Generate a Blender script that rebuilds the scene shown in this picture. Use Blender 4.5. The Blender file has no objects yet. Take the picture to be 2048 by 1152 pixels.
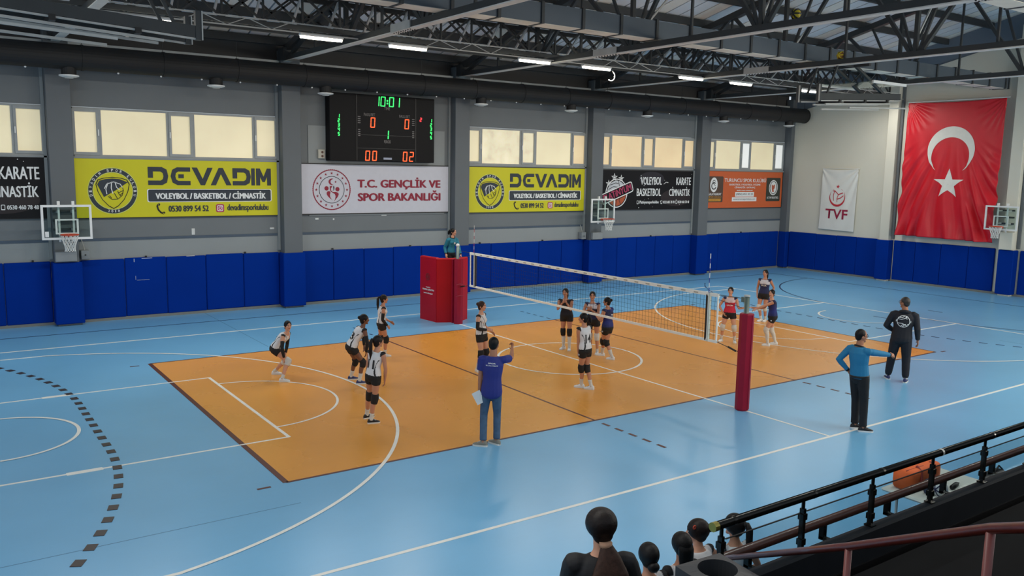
import bpy, bmesh, math, random
from mathutils import Vector as V, Matrix
from mathutils.bvhtree import BVHTree
random.seed(7)
S = bpy.context.scene
C = S.collection
PI = math.pi
R = math.radians

# ------------------------------------------------------------------ camera, world, exposure
cam = bpy.data.objects.new('camera', bpy.data.cameras.new('camera'))
C.objects.link(cam); S.camera = cam
cam.data.sensor_width = 36.0
cam.data.lens = 36.0 * 1695.36 / 2048
cam.data.clip_start = 0.05; cam.data.clip_end = 300
yaw, pitch, roll = R(54.972), R(-7.951), R(1.0185)
fw = V((math.cos(yaw) * math.cos(pitch), math.sin(yaw) * math.cos(pitch), math.sin(pitch)))
rt = V((math.sin(yaw), -math.cos(yaw), 0)); up = rt.cross(fw)
cx = rt * math.cos(roll) + up * math.sin(roll); cy = up * math.cos(roll) - rt * math.sin(roll)
cam.matrix_world = Matrix(((cx.x, cy.x, -fw.x, -13.2214), (cx.y, cy.y, -fw.y, -16.2822), (cx.z, cy.z, -fw.z, 4.6650), (0, 0, 0, 1)))

wd = bpy.data.worlds.new('daylight'); S.world = wd; wd.use_nodes = True
bg = wd.node_tree.nodes['Background']
bg.inputs[0].default_value = (0.80, 0.90, 1.0, 1); bg.inputs[1].default_value = 0.75
S.view_settings.view_transform = 'Standard'; S.view_settings.look = 'None'
S.view_settings.exposure = 0; S.view_settings.gamma = 1.0
S.view_settings.use_curve_mapping = False
WIN_EMIT = 0.36      # daylight behind the frosted window panes
LED_EMIT = 12      # lit tubes under the roof
LED_WATT = 110      # light of each tube
FILL_WATT = 420.0     # area light added at each unseen near-wall window

# ------------------------------------------------------------------ materials
def lin(c):
    c = c / 255.0
    return c / 12.92 if c <= 0.04045 else ((c + 0.055) / 1.055) ** 2.4
MATS = {}
def mat(name, rgb, rough=0.6, metal=0.0, var=0.05, scale=6.0, bump=0.0, emit=0.0, spec=0.5, stretch=None, vcol=False, coat=0.0):
    if name in MATS: return MATS[name]
    m = bpy.data.materials.new(name); m.use_nodes = True; MATS[name] = m
    nt = m.node_tree; N = nt.nodes; L = nt.links
    b = N['Principled BSDF']
    base = [lin(c) for c in rgb]
    b.inputs['Roughness'].default_value = rough; b.inputs['Metallic'].default_value = metal
    b.inputs['Specular IOR Level'].default_value = spec
    b.inputs['Coat Weight'].default_value = coat
    tc = N.new('ShaderNodeTexCoord'); mp = N.new('ShaderNodeMapping')
    L.new(tc.outputs['Object'], mp.inputs[0])
    if stretch: mp.inputs['Scale'].default_value = stretch
    nz = N.new('ShaderNodeTexNoise'); nz.inputs['Scale'].default_value = scale; nz.inputs['Detail'].default_value = 4
    L.new(mp.outputs[0], nz.inputs['Vector'])
    if vcol:
        at = N.new('ShaderNodeAttribute'); at.attribute_name = 'Col'
        mx = N.new('ShaderNodeMix'); mx.data_type = 'RGBA'; mx.blend_type = 'MULTIPLY'; mx.inputs[0].default_value = var
        L.new(at.outputs['Color'], mx.inputs[6]); L.new(nz.outputs['Fac'], mx.inputs[7])
        L.new(mx.outputs[2], b.inputs['Base Color'])
    else:
        cr = N.new('ShaderNodeValToRGB')
        cr.color_ramp.elements[0].position = 0.3; cr.color_ramp.elements[1].position = 0.7
        cr.color_ramp.elements[0].color = [max(0, c * (1 - var)) for c in base] + [1]
        cr.color_ramp.elements[1].color = [min(1, c * (1 + var)) for c in base] + [1]
        L.new(nz.outputs['Fac'], cr.inputs[0]); L.new(cr.outputs[0], b.inputs['Base Color'])
        if emit:
            L.new(cr.outputs[0], b.inputs['Emission Color']); b.inputs['Emission Strength'].default_value = emit
    if bump:
        bp = N.new('ShaderNodeBump'); bp.inputs['Strength'].default_value = bump; bp.inputs['Distance'].default_value = 0.01
        L.new(nz.outputs['Fac'], bp.inputs['Height']); L.new(bp.outputs[0], b.inputs['Normal'])
    return m
def glass(name, rgb, alpha=0.06, rough=0.03):
    """thin clear pane: tinted see-through with a faint sheen that grows at grazing angles"""
    m = bpy.data.materials.new(name); m.use_nodes = True; MATS[name] = m
    nt = m.node_tree; N = nt.nodes; L = nt.links
    N.remove(N['Principled BSDF'])
    t = N.new('ShaderNodeBsdfTransparent'); t.inputs[0].default_value = [lin(c) for c in rgb] + [1]
    g = N.new('ShaderNodeBsdfGlossy'); g.inputs['Roughness'].default_value = rough
    lw = N.new('ShaderNodeLayerWeight'); lw.inputs[0].default_value = 0.5
    pw = N.new('ShaderNodeMath'); pw.operation = 'POWER'; pw.inputs[1].default_value = 4.0; L.new(lw.outputs['Facing'], pw.inputs[0])
    nz = N.new('ShaderNodeTexNoise'); nz.inputs['Scale'].default_value = 3.0
    m0 = N.new('ShaderNodeMath'); m0.operation = 'MULTIPLY'; m0.inputs[1].default_value = alpha; L.new(nz.outputs['Fac'], m0.inputs[0])
    mm = N.new('ShaderNodeMath'); mm.operation = 'MULTIPLY_ADD'; mm.inputs[1].default_value = 0.4
    L.new(pw.outputs[0], mm.inputs[0]); L.new(m0.outputs[0], mm.inputs[2])
    mx = N.new('ShaderNodeMixShader'); L.new(mm.outputs[0], mx.inputs[0]); L.new(t.outputs[0], mx.inputs[1]); L.new(g.outputs[0], mx.inputs[2])
    L.new(mx.outputs[0], N['Material Output'].inputs[0])
    return m
def floor_mat(name, rgb, rough, var):
    """sports vinyl: broad mottling, fine scuffs and a soft sheen"""
    m = bpy.data.materials.new(name); m.use_nodes = True; MATS[name] = m
    nt = m.node_tree; N = nt.nodes; L = nt.links; b = N['Principled BSDF']
    tc = N.new('ShaderNodeTexCoord')
    n1 = N.new('ShaderNodeTexNoise'); n1.inputs['Scale'].default_value = 0.35; n1.inputs['Detail'].default_value = 5
    mp = N.new('ShaderNodeMapping'); mp.inputs['Scale'].default_value = (0.6, 5.0, 1); mp.inputs['Rotation'].default_value = (0, 0, 0.5)
    n2 = N.new('ShaderNodeTexNoise'); n2.inputs['Scale'].default_value = 2.2; n2.inputs['Detail'].default_value = 8; n2.inputs['Roughness'].default_value = 0.7
    L.new(tc.outputs['Object'], n1.inputs['Vector']); L.new(tc.outputs['Object'], mp.inputs[0]); L.new(mp.outputs[0], n2.inputs['Vector'])
    ad = N.new('ShaderNodeMath'); ad.operation = 'MULTIPLY_ADD'; ad.inputs[1].default_value = 0.12
    L.new(n2.outputs['Fac'], ad.inputs[0]); L.new(n1.outputs['Fac'], ad.inputs[2])
    cr = N.new('ShaderNodeValToRGB'); base = [lin(c) for c in rgb]
    cr.color_ramp.elements[0].position = 0.38; cr.color_ramp.elements[1].position = 0.75
    cr.color_ramp.elements[0].color = [c * (1 - var) for c in base] + [1]; cr.color_ramp.elements[1].color = [min(1, c * (1 + var)) for c in base] + [1]
    L.new(ad.outputs[0], cr.inputs[0])
    vo = N.new('ShaderNodeTexNoise'); vo.inputs['Scale'].default_value = 1.1; vo.inputs['Detail'].default_value = 10; vo.inputs['Roughness'].default_value = 0.8
    mp2 = N.new('ShaderNodeMapping'); mp2.inputs['Scale'].default_value = (3.0, 0.7, 1); mp2.inputs['Rotation'].default_value = (0, 0, -0.7)
    L.new(tc.outputs['Object'], mp2.inputs[0]); L.new(mp2.outputs[0], vo.inputs['Vector'])
    sc = N.new('ShaderNodeValToRGB'); sc.color_ramp.elements[0].position = 0.66; sc.color_ramp.elements[1].position = 0.78
    sc.color_ramp.elements[0].color = (1, 1, 1, 1); sc.color_ramp.elements[1].color = (0.90, 0.90, 0.90, 1)
    L.new(vo.outputs['Fac'], sc.inputs[0])
    mx = N.new('ShaderNodeMix'); mx.data_type = 'RGBA'; mx.blend_type = 'MULTIPLY'; mx.inputs[0].default_value = 1
    L.new(cr.outputs[0], mx.inputs[6]); L.new(sc.outputs[0], mx.inputs[7]); L.new(mx.outputs[2], b.inputs['Base Color'])
    rr = N.new('ShaderNodeMapRange'); rr.inputs['To Min'].default_value = rough - 0.03; rr.inputs['To Max'].default_value = rough + 0.04
    L.new(n1.outputs['Fac'], rr.inputs[0]); L.new(rr.outputs[0], b.inputs['Roughness'])
    b.inputs['Specular IOR Level'].default_value = 0.5
    return m

# ------------------------------------------------------------------ object helpers
def wm(o):
    m = o.matrix_basis.copy()
    return wm(o.parent) @ m if o.parent else m
def tag(o, label=None, cat=None, group=None, kind=None):
    if label: o['label'] = label
    if cat: o['category'] = cat
    if group: o['group'] = group
    if kind: o['kind'] = kind
    return o
def thing(name, label, cat, loc=(0, 0, 0), rz=0.0, group=None):
    o = bpy.data.objects.new(name, None); C.objects.link(o)
    o.empty_display_size = 0.1
    o.location = loc; o.rotation_euler = (0, 0, rz)
    return tag(o, label, cat, group)
def copy_tree(o, parent=None):
    c = o.copy(); C.objects.link(c); c.parent = parent
    for ch in o.children: copy_tree(ch, c)
    return c
class MB:
    def __init__(s): s.v = []; s.f = []
    def add(s, vs, fs):
        k = len(s.v); s.v += [V(p) for p in vs]; s.f += [tuple(i + k for i in f) for f in fs]; return s
    def box(s, x0, x1, y0, y1, z0, z1):
        return s.add([(x0, y0, z0), (x1, y0, z0), (x1, y1, z0), (x0, y1, z0), (x0, y0, z1), (x1, y0, z1), (x1, y1, z1), (x0, y1, z1)],
                     [(3, 2, 1, 0), (4, 5, 6, 7), (0, 1, 5, 4), (1, 2, 6, 5), (2, 3, 7, 6), (3, 0, 4, 7)])
    def bbox(s, x0, x1, y0, y1, z0, z1, b=0.02):
        """box with chamfered edges"""
        vs = []; n = 0
        for z, i in ((z0, b), (z0 + b, 0), (z1 - b, 0), (z1, b)):
            for p in ((x0 + b, y0 + i), (x1 - b, y0 + i), (x1 - i, y0 + b), (x1 - i, y1 - b), (x1 - b, y1 - i), (x0 + b, y1 - i), (x0 + i, y1 - b), (x0 + i, y0 + b)):
                vs.append((p[0], p[1], z))
        fs = [tuple(range(7, -1, -1)), tuple(range(24, 32))]
        for k in range(3):
            for j in range(8):
                a = k * 8 + j; c = k * 8 + (j + 1) % 8; fs.append((a, c, c + 8, a + 8))
        return s.add(vs, fs)
    def bar(s, p, q, w, h, upv=(0, 0, 1)):
        p, q = V(p), V(q); d = (q - p).normalized(); u = V(upv)
        sd = d.cross(u)
        if sd.length < 1e-4: sd = d.cross(V((1, 0, 0)))
        sd.normalize(); u = sd.cross(d).normalized(); a = sd * w / 2; b = u * h / 2
        return s.add([p - a - b, p + a - b, p + a + b, p - a + b, q - a - b, q + a - b, q + a + b, q - a + b],
                     [(3, 2, 1, 0), (4, 5, 6, 7), (0, 1, 5, 4), (1, 2, 6, 5), (2, 3, 7, 6), (3, 0, 4, 7)])
    def loft(s, rings, caps=True, closed=False):
        n = len(rings[0]); k = len(s.v)
        for r in rings: s.v += [V(p) for p in r]
        m = len(rings)
        for i in range(m if closed else m - 1):
            for j in range(n):
                a = k + i * n + j; b = k + i * n + (j + 1) % n; o = ((i + 1) % m) * n + k
                s.f.append((a, b, o + (j + 1) % n, o + j))
        if caps and not closed:
            s.f.append(tuple(k + j for j in range(n - 1, -1, -1))); s.f.append(tuple(k + (m - 1) * n + j for j in range(n)))
        return s
    def tube(s, pts, rad, n=8, ref=None, caps=True, closed=False):
        """round or elliptical tube along points; rad: number or list of numbers / (a, b)"""
        pts = [V(p) for p in pts]; m = len(pts)
        if not isinstance(rad, (list, tuple)): rad = [rad] * m
        rings = []; rv = V(ref) if ref is not None else None
        for i, p in enumerate(pts):
            if closed: d = pts[(i + 1) % m] - pts[i - 1]
            else: d = (pts[min(i + 1, m - 1)] - pts[max(i - 1, 0)])
            d.normalize()
            if rv is None:
                rv = V((0, 0, 1)) if abs(d.z) < 0.9 else V((1, 0, 0))
            a = rv - d * rv.dot(d)
            if a.length < 1e-4: a = d.orthogonal()
            a.normalize(); b = d.cross(a)
            if ref is None: rv = a
            r = rad[i]; ra, rb = r if isinstance(r, (list, tuple)) else (r, r)
            rings.append([p + a * math.cos(t) * ra + b * math.sin(t) * rb for t in [2 * PI * j / n for j in range(n)]])
        return s.loft(rings, caps, closed)
    def ball(s, c, r, M=None, nu=16, nv=10, fn=None):
        """ellipsoid; r = (rx, ry, rz) in frame M (3x3); fn shapes the unit point"""
        c = V(c); rings = []
        r = r if isinstance(r, (list, tuple)) else (r, r, r)
        for i in range(1, nv):
            t = PI * i / nv; ring = []
            for j in range(nu):
                a = 2 * PI * j / nu; p = V((math.sin(t) * math.cos(a), math.sin(t) * math.sin(a), -math.cos(t)))
                if fn: p = fn(p)
                p = V((p.x * r[0], p.y * r[1], p.z * r[2])); ring.append(c + (M @ p if M else p))
            rings.append(ring)
        return s.loft(rings)
    def build(s, name, m, parent=None, smooth=False, kind=None):
        me = bpy.data.meshes.new(name)
        vs = s.v
        if parent is not None:
            iv = wm(parent).inverted(); vs = [iv @ p for p in vs]
        me.from_pydata([tuple(p) for p in vs], [], s.f)
        if m: me.materials.append(m)
        if smooth: me.polygons.foreach_set('use_smooth', [True] * len(me.polygons))
        me.update()
        o = bpy.data.objects.new(name, me); C.objects.link(o)
        if parent is not None: o.parent = parent
        if kind: o['kind'] = kind
        return o
def box(name, m, parent, *a, b=0.0):
    return (MB().bbox(*a, b=b) if b else MB().box(*a)).build(name, m, parent)

# flat print and lettering: laid out in a plane frame P (4x4: x right, y up, z out of the surface), meshed in one go by flush()
QUEUE = []
def frame(o, x, y):
    o, x, y = V(o), V(x), V(y); z = x.cross(y)
    return Matrix(((x.x, y.x, z.x, o.x), (x.y, y.y, z.y, o.y), (x.z, y.z, z.z, o.z), (0, 0, 0, 1)))
def text(name, s, m, parent, P, x0, x1, y0, y1, z=0.006, bold=0.0, rot=0.0, fn=None, fat=0.0):
    cu = bpy.data.curves.new(name, 'FONT'); cu.body = s; cu.size = 1.0; cu.offset = bold; cu.resolution_u = 3
    o = bpy.data.objects.new(name + '_src', cu); C.objects.link(o)
    QUEUE.append((o, name, m, parent, P, (x0 + fat, x1 - fat, y0 + fat * .4, y1 - fat * .4), z, rot, fn, fat))
def flat(name, loops, m, parent, P, z=0.005, fn=None):
    cu = bpy.data.curves.new(name, 'CURVE'); cu.dimensions = '2D'; cu.fill_mode = 'BOTH'
    for lp in loops:
        sp = cu.splines.new('POLY'); sp.points.add(len(lp) - 1); sp.use_cyclic_u = True
        for i, p in enumerate(lp): sp.points[i].co = (p[0], p[1], 0, 1)
    o = bpy.data.objects.new(name + '_src', cu); C.objects.link(o)
    QUEUE.append((o, name, m, parent, P, None, z, 0.0, fn, 0.0))
def flush():
    dg = bpy.context.evaluated_depsgraph_get()
    for o, name, m, parent, P, bb, z, rot, fn, fat in QUEUE:
        me = bpy.data.meshes.new_from_object(o.evaluated_get(dg)); me.name = name
        vs = [v.co.copy() for v in me.vertices]
        if not vs: continue
        if bb:
            ax = min(v.x for v in vs); bx = max(v.x for v in vs); ay = min(v.y for v in vs); by = max(v.y for v in vs)
            for v in vs:
                v.x = bb[0] + (v.x - ax) / max(bx - ax, 1e-6) * (bb[1] - bb[0]); v.y = bb[2] + (v.y - ay) / max(by - ay, 1e-6) * (bb[3] - bb[2])
            if rot:
                c = V(((bb[0] + bb[1]) / 2, (bb[2] + bb[3]) / 2, 0)); Q = Matrix.Rotation(rot, 3, 'Z')
                vs = [c + Q @ (v - c) for v in vs]
        if fat:                     # heavier strokes: the same glyphs laid down again a little to each side
            fs = [tuple(p.vertices) for p in me.polygons]; n0 = len(vs); vs0 = vs; vs = []; f2 = []
            for i, (dx_, dy_) in enumerate(((0, 0), (-fat, 0), (fat, 0), (0, fat * .4), (0, -fat * .4))):
                vs += [V((v.x + dx_, v.y + dy_, i * .0012)) for v in vs0]; f2 += [tuple(q + i * n0 for q in f) for f in fs]
            bpy.data.meshes.remove(me); me = bpy.data.meshes.new(name); me.from_pydata([tuple(v) for v in vs], [], f2)
        iv = wm(parent).inverted()
        for a, v in zip(me.vertices, vs):
            a.co = iv @ (fn(v) if fn else P @ V((v.x, v.y, z + v.z)))
        me.materials.clear(); me.materials.append(m)
        for pl in me.polygons: pl.material_index = 0
        me.update()
        n = bpy.data.objects.new(name, me); C.objects.link(n); n.parent = parent
        cu = o.data; bpy.data.objects.remove(o); bpy.data.curves.remove(cu)
    QUEUE.clear()
def circ(x, y, r, n=40, ry=None): return [(x + r * math.cos(2 * PI * i / n), y + (ry or r) * math.sin(2 * PI * i / n)) for i in range(n)]
def star(x, y, r, rot=PI / 2, k=0.382): return [(x + (r if i % 2 == 0 else r * k) * math.cos(rot + PI * i / 5), y + (r if i % 2 == 0 else r * k) * math.sin(rot + PI * i / 5)) for i in range(10)]
def rect(x0, x1, y0, y1): return [(x0, y0), (x1, y0), (x1, y1), (x0, y1)]
def rrect(x0, x1, y0, y1, r, n=5):
    o = []
    for cx_, cy_, a0 in ((x1 - r, y0 + r, -PI / 2), (x1 - r, y1 - r, 0), (x0 + r, y1 - r, PI / 2), (x0 + r, y0 + r, PI)):
        o += [(cx_ + r * math.cos(a0 + PI / 2 * i / n), cy_ + r * math.sin(a0 + PI / 2 * i / n)) for i in range(n + 1)]
    return o
def stroke(pts, w):
    """polygon of a polyline with thickness"""
    L_, R_ = [], []
    for i, p in enumerate(pts):
        a = V(pts[max(i - 1, 0)]); b = V(pts[min(i + 1, len(pts) - 1)]); d = (b - a).normalized(); n = V((-d.y, d.x)) * w / 2
        L_.append((p[0] + n.x, p[1] + n.y)); R_.append((p[0] - n.x, p[1] - n.y))
    return L_ + R_[::-1]
def arcp(x, y, r, a0, a1, n=14, ry=None): return [(x + r * math.cos(R(a0 + (a1 - a0) * i / n)), y + (ry or r) * math.sin(R(a0 + (a1 - a0) * i / n))) for i in range(n + 1)]

# palette
m_wall = mat('wall_paint_grey', (112, 117, 120), 0.75, var=0.03, scale=0.8)
m_wall_lo = mat('wall_paint_pale', (142, 147, 148), 0.75, var=0.03, scale=0.8)
m_col = mat('column_grey', (98, 103, 107), 0.7, var=0.03, scale=1.0)
m_stripe = mat('stripe_slate', (70, 84, 100), 0.6)
m_cladding = mat('cladding_dark', (74, 72, 72), 0.7, var=0.06, scale=0.7)
m_endwall = mat('end_wall_paint', (214, 211, 197), 0.75, var=0.02, scale=0.6)
m_pad = mat('blue_vinyl_pad', (0, 46, 138), 0.7, var=0.05, scale=0.7, bump=0.06, spec=0.06)
m_steel = mat('roof_steel', (58, 61, 63), 0.55, 0.1, var=0.08, scale=2)
m_steel_l = mat('galvanised_steel', (186, 187, 184), 0.5, 0.1, var=0.08, scale=3)
m_roof = mat('roof_panel', (224, 230, 236), 0.6, var=0.10, scale=0.5)
m_black = mat('black_metal', (18, 18, 20), 0.45)
m_dark = mat('duct_dark', (27, 27, 28), 0.65, 0.1, var=0.1, scale=0.8)
m_white = mat('white_paint', (226, 228, 228), 0.5, var=0.02)
m_frame = mat('window_frame', (150, 155, 156), 0.5)
m_line_w = mat('line_white', (232, 232, 226), 0.45, var=0.06, scale=4)
m_line_d = mat('line_navy', (20, 44, 92), 0.45, var=0.1)
m_line_k = mat('line_dark', (44, 34, 38), 0.45, var=0.15)
m_line_b = mat('line_brown', (84, 34, 26), 0.5, var=0.12)
m_wood = mat('varnished_wood', (84, 46, 36), 0.35, var=0.25, scale=5, stretch=(1, 14, 14), coat=0.3)
m_redwood = mat('red_handrail', (84, 26, 15), 0.35, var=0.2, scale=5, stretch=(2, 9, 9), coat=0.3)
m_rail = mat('dark_railing', (26, 26, 24), 0.22, 0.5)
m_red = mat('red_vinyl', (174, 12, 32), 0.45, var=0.06, scale=1.5, bump=0.1, spec=0.25)
m_white_cloth = mat('white_tape', (236, 236, 228), 0.8, var=0.04)

# ================================================================== THE HALL
# metres; x along the court, y across it (far wall at y = 11), z up; volleyball court centre at the origin
FX0, FX1, FY0, FY1 = -20.0, 22.5, -17.2, 11.0
RIDGE = -2.8
def top_z(y): return 8.24 + 0.236 * (10.85 - y) if y >= RIDGE else 8.24 + 0.236 * (10.85 - 2 * RIDGE + y)
m_fblue = floor_mat('floor_blue_vinyl', (112, 176, 218), 0.29, 0.07)
m_forange = floor_mat('floor_orange_vinyl', (226, 156, 66), 0.27, 0.08)
floor = tag(box('floor', m_fblue, None, FX0, FX1, -12.4, FY1, -0.2, 0.0), 'light blue vinyl sports floor with an orange volleyball court', kind='structure')
court = box('orange_court', m_forange, floor, -9, 9, -4.5, 4.5, 0.0, 0.002)
court['label'] = 'orange volleyball playing area'
def seg(m, p, q, w, name='court_line', z=0.004, par=floor):
    p, q = V((p[0], p[1])), V((q[0], q[1])); d = (q - p).normalized(); n = V((-d.y, d.x)) * w / 2
    mb = MB(); c = [p + n, q + n, q - n, p - n]
    mb.add([(a.x, a.y, 0.0005) for a in c] + [(a.x, a.y, z) for a in c], [(0, 1, 2, 3), (7, 6, 5, 4), (0, 4, 5, 1), (1, 5, 6, 2), (2, 6, 7, 3), (3, 7, 4, 0)])
    return mb.build(name, m, par)
def arcl(m, c, r, a0, a1, w, name='court_arc', z=0.004, n=48):
    rin, rout = [], []
    for i in range(n + 1):
        a = R(a0 + (a1 - a0) * i / n); rin.append((c[0] + (r - w / 2) * math.cos(a), c[1] + (r - w / 2) * math.sin(a))); rout.append((c[0] + (r + w / 2) * math.cos(a), c[1] + (r + w / 2) * math.sin(a)))
    vs = [(*p, z) for p in rin] + [(*p, z) for p in rout]
    return MB().add(vs, [(i, n + 1 + i, n + 2 + i, i + 1) for i in range(n)]).build(name, m, floor)
# volleyball boundary and attack lines
for p, q in (((-9, 4.5), (9, 4.5)), ((-9, -4.5), (9, -4.5)), ((9, -4.5), (9, 4.5))): seg(m_line_b, p, q, 0.05, 'volleyball_line')
seg(m_line_b, (-9, -4.5), (-9, 4.5), 0.09, 'volleyball_line')
for x in (-3, 3):
    seg(m_line_b, (x, -4.5), (x, 4.5), 0.05, 'attack_line')
    for k in range(5):
        seg(m_line_d, (x, 4.72 + k * 0.36), (x, 4.90 + k * 0.36), 0.05, 'line_dash'); seg(m_line_b, (x, -4.72 - k * 0.36), (x, -4.92 - k * 0.36), 0.06, 'line_dash')
for x, y in ((-9.35, 4.4), (-9.35, -4.55), (9.25, -4.58), (9.25, 4.5)): seg(m_line_b, (x - 0.1, y), (x + 0.1, y), 0.05, 'line_dash')
# basketball lines
for y in (7.5, -7.5): seg(m_line_w, (-14, y), (14, y), 0.06, 'basketball_line')
for x in (14, -14): seg(m_line_w, (x, -7.5), (x, 7.5), 0.06, 'basketball_line')
seg(m_line_w, (0, -7.5), (0, 7.5), 0.05, 'centre_line', 0.005)
arcl(m_line_w, (0, 0), 1.8, 0, 360, 0.06, 'centre_circle', 0.0055)
for s in (-1, 1):
    seg(m_line_w, (s * 8.2, -2.47), (s * 8.2, 2.47), 0.06, 'free_throw_line', 0.005)
    for y in (2.45, -2.45): seg(m_line_w, (s * 14, y), (s * 8.2, y), 0.05, 'key_line', 0.0052)
    a = 0 if s < 0 else 180
    arcl(m_line_w, (s * 8.2, 0), 1.8, a - 90, a + 90, 0.05, 'free_throw_arc', 0.0054)
    arcl(m_line_w, (s * 12.425, 0), 6.75, a - 78, a + 78, 0.06, 'three_point_arc', 0.0056, 90)
    for y in (6.6, -6.6): seg(m_line_w, (s * 14, y), (s * 11.0, y), 0.06, 'three_point_line', 0.005)
    arcl(m_line_w, (s * 12.425, 0), 1.28, a - 90, a + 90, 0.06, 'no_charge_arc', 0.0054)
for x, y in ((-11.0, 2.45), (-11.2, -2.45)): seg(m_line_w, (x - 0.45, y), (x + 0.05, y), 0.12, 'key_block', 0.0062)
# handball lines: navy surround, goal-area arcs, dashed nine-metre line
for y in (9.35, -11.5): seg(m_line_d, (-19.8, y), (19.85, y), 0.05, 'handball_line')
seg(m_line_d, (19.85, -11.5), (19.85, 9.35), 0.05, 'handball_line')
for s in (-1, 1):
    for t in (-1, 1):
        a = 180 if s > 0 else 0
        arcl(m_line_d, (s * 19.85, t * 1.5), 5.9, min(a, a - s * t * 90), max(a, a - s * t * 90), 0.06, 'goal_area_arc', 0.0036)
    r, pts = 8.95, []
    n1 = 22
    for k in range(-n1, n1 + 1):           # dashes along the nine-metre line
        d = k * 0.42
        if abs(d) <= 1.5: c, tv = (s * (19.85 - r), d), (0, 1)
        else:
            t = (abs(d) - 1.5) / r; sg = 1 if d > 0 else -1
            c = (s * (19.85 - r * math.cos(t)), sg * (1.5 + r * math.sin(t))); tv = (s * math.sin(t) * sg, math.cos(t))
        if c[1] > 9.2: continue
        h = 0.09 if s < 0 else 0.11
        seg(m_line_k if s < 0 else m_line_d, (c[0] - tv[0] * h, c[1] - tv[1] * h), (c[0] + tv[0] * h, c[1] + tv[1] * h), 0.13 if s < 0 else 0.05, 'line_dash', 0.0064)
    seg(m_line_d, (s * 12.87, -0.78), (s * 12.87, -0.25), 0.05, 'seven_metre_mark'); seg(m_line_d, (s * 15.8, -1.02), (s * 15.8, -0.5), 0.05, 'goalkeeper_mark')
# welded seams between vinyl rolls
m_seam = mat('vinyl_seam', (66, 112, 150), 0.5)
for x, y0, y1 in ((-6.0, 5.0, 11), (-14.5, -12, 11), (12.3, -12, -4.6)): seg(m_seam, (x, y0), (x, y1), 0.012, 'floor_seam', 0.0012)
for y in (-5.35, -9.4): seg(m_seam, (-19, y), (-9.1, y), 0.012, 'floor_seam', 0.0012)

# ---------------------------------------------------------------- far long wall
CX = [-16.45, -9.84, -3.17, 3.30, 9.82, 16.23, 22.50]       # column centres
HW = 0.31
wall = bpy.data.objects.new('wall_back', None); C.objects.link(wall); wall.location = (0, 11, 0)
tag(wall, 'long grey side wall with columns, banners, high windows and blue padding', kind='structure')
box('wall_panel', m_wall_lo, wall, FX0, FX1, 11.0, 11.25, 0, 2.38).name = 'lower_wall'
box('wall_panel', m_wall, wall, FX0, FX1, 11.0, 11.25, 2.46, 4.78).name = 'middle_wall'
box('stripe', m_stripe, wall, FX0, FX1, 10.985, 11.2, 2.38, 2.46)
box('upper_wall', m_wall, wall, FX0, FX1, 11.0, 11.25, 6.24, 7.85)
box('cladding', m_cladding, wall, FX0, FX1, 11.06, 11.25, 7.85, 8.75)
box('eaves_beam', m_steel_l, wall, FX0, FX1, 10.8, 11.06, 7.84, 7.98)
# bay without a window behind the scoreboard, and the wall between window edge and column
for i in range(6):
    a, b = CX[i] - HW, CX[i] + HW
    box('window_pier', m_wall, wall, a, b, 11.0, 11.25, 4.78, 6.24)
box('bay_panel', m_wall, wall, CX[2] + HW, CX[3] - HW, 11.0, 11.25, 4.78, 6.24)
box('bay_panel', m_wall_lo, wall, -1.98 - 0.5, 2.25 + 0.5, 10.97, 11.0, 3.0, 6.0)
for i, x in enumerate(CX):
    w = HW if i < 6 else 0.24
    box('column', m_col, wall, x - w, x + w, 10.6, 11.0, 0.0, 8.3, b=0.012)
    if i < 6: box('cable_duct', m_wall_lo, wall, x - w - 0.09, x - w - 0.01, 10.93, 11.0, 1.9, 8.0)
# blue padding: each mat its own piece
def pads(xs, y0, y1, z0=0.09, z1=1.84):
    for a, b in zip(xs[:-1], xs[1:]):
        MB().bbox(a + 0.006, b - 0.006, y0, y1, z0 + random.uniform(-0.01, 0.01), z1 + random.uniform(-0.012, 0.012), b=0.022).build('wall_pad', m_pad, wall)
for i in range(6):
    a, b = CX[i] + HW + 0.07, CX[i + 1] - HW - 0.07
    n = 5
    pads([a + (b - a) * k / n for k in range(n + 1)], 10.92, 11.0)
for i, x in enumerate(CX):
    w = HW if i < 6 else 0.24
    MB().bbox(x - w - 0.065, x + w + 0.065, 10.53, 10.99, 0.06, 1.83, b=0.02).build('column_pad', m_pad, wall)
for x in range(-14, 23, 3):                                   # small brackets on top of the mats
    box('pad_bracket', m_black, wall, x + 0.31, x + 0.36, 10.93, 10.99, 1.84, 1.89)
bs = box('baseboard_back', mat('skirting', (120, 122, 118), 0.6), None, FX0, FX1, 10.94, 11.0, 0.0, 0.09); tag(bs, 'pale skirting along the foot of the padded side wall', kind='structure')
# white tape marks left on a mat
m_tape = mat('tape_mark', (200, 204, 210), 0.6)
for a in ((-8.02, -8.005, 1.72, 1.82), (-7.8, -7.5, 1.815, 1.828), (-7.99, -7.982, 1.18, 1.30), (-7.95, -7.6, 1.165, 1.171), (-6.5, -6.25, 1.825, 1.838)):
    box('tape_mark', m_tape, wall, a[0], a[1], 10.912, 10.921, a[2], a[3])

m_plas = mat('plaster_patch', (206, 208, 206), 0.8)
for x, z, w_, h_ in ((-6.25, 2.58, .05, .1), (-3.75, 2.62, .07, .03), (-2.2, 2.9, .06, .03), (.3, 2.98, .1, .02), (-1.6, 2.88, .03, .03)):
    MB().bbox(x - w_, x + w_, 10.985, 11.0, z - h_, z + h_, b=.006).build('plaster_patch', m_plas, wall)
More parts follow.
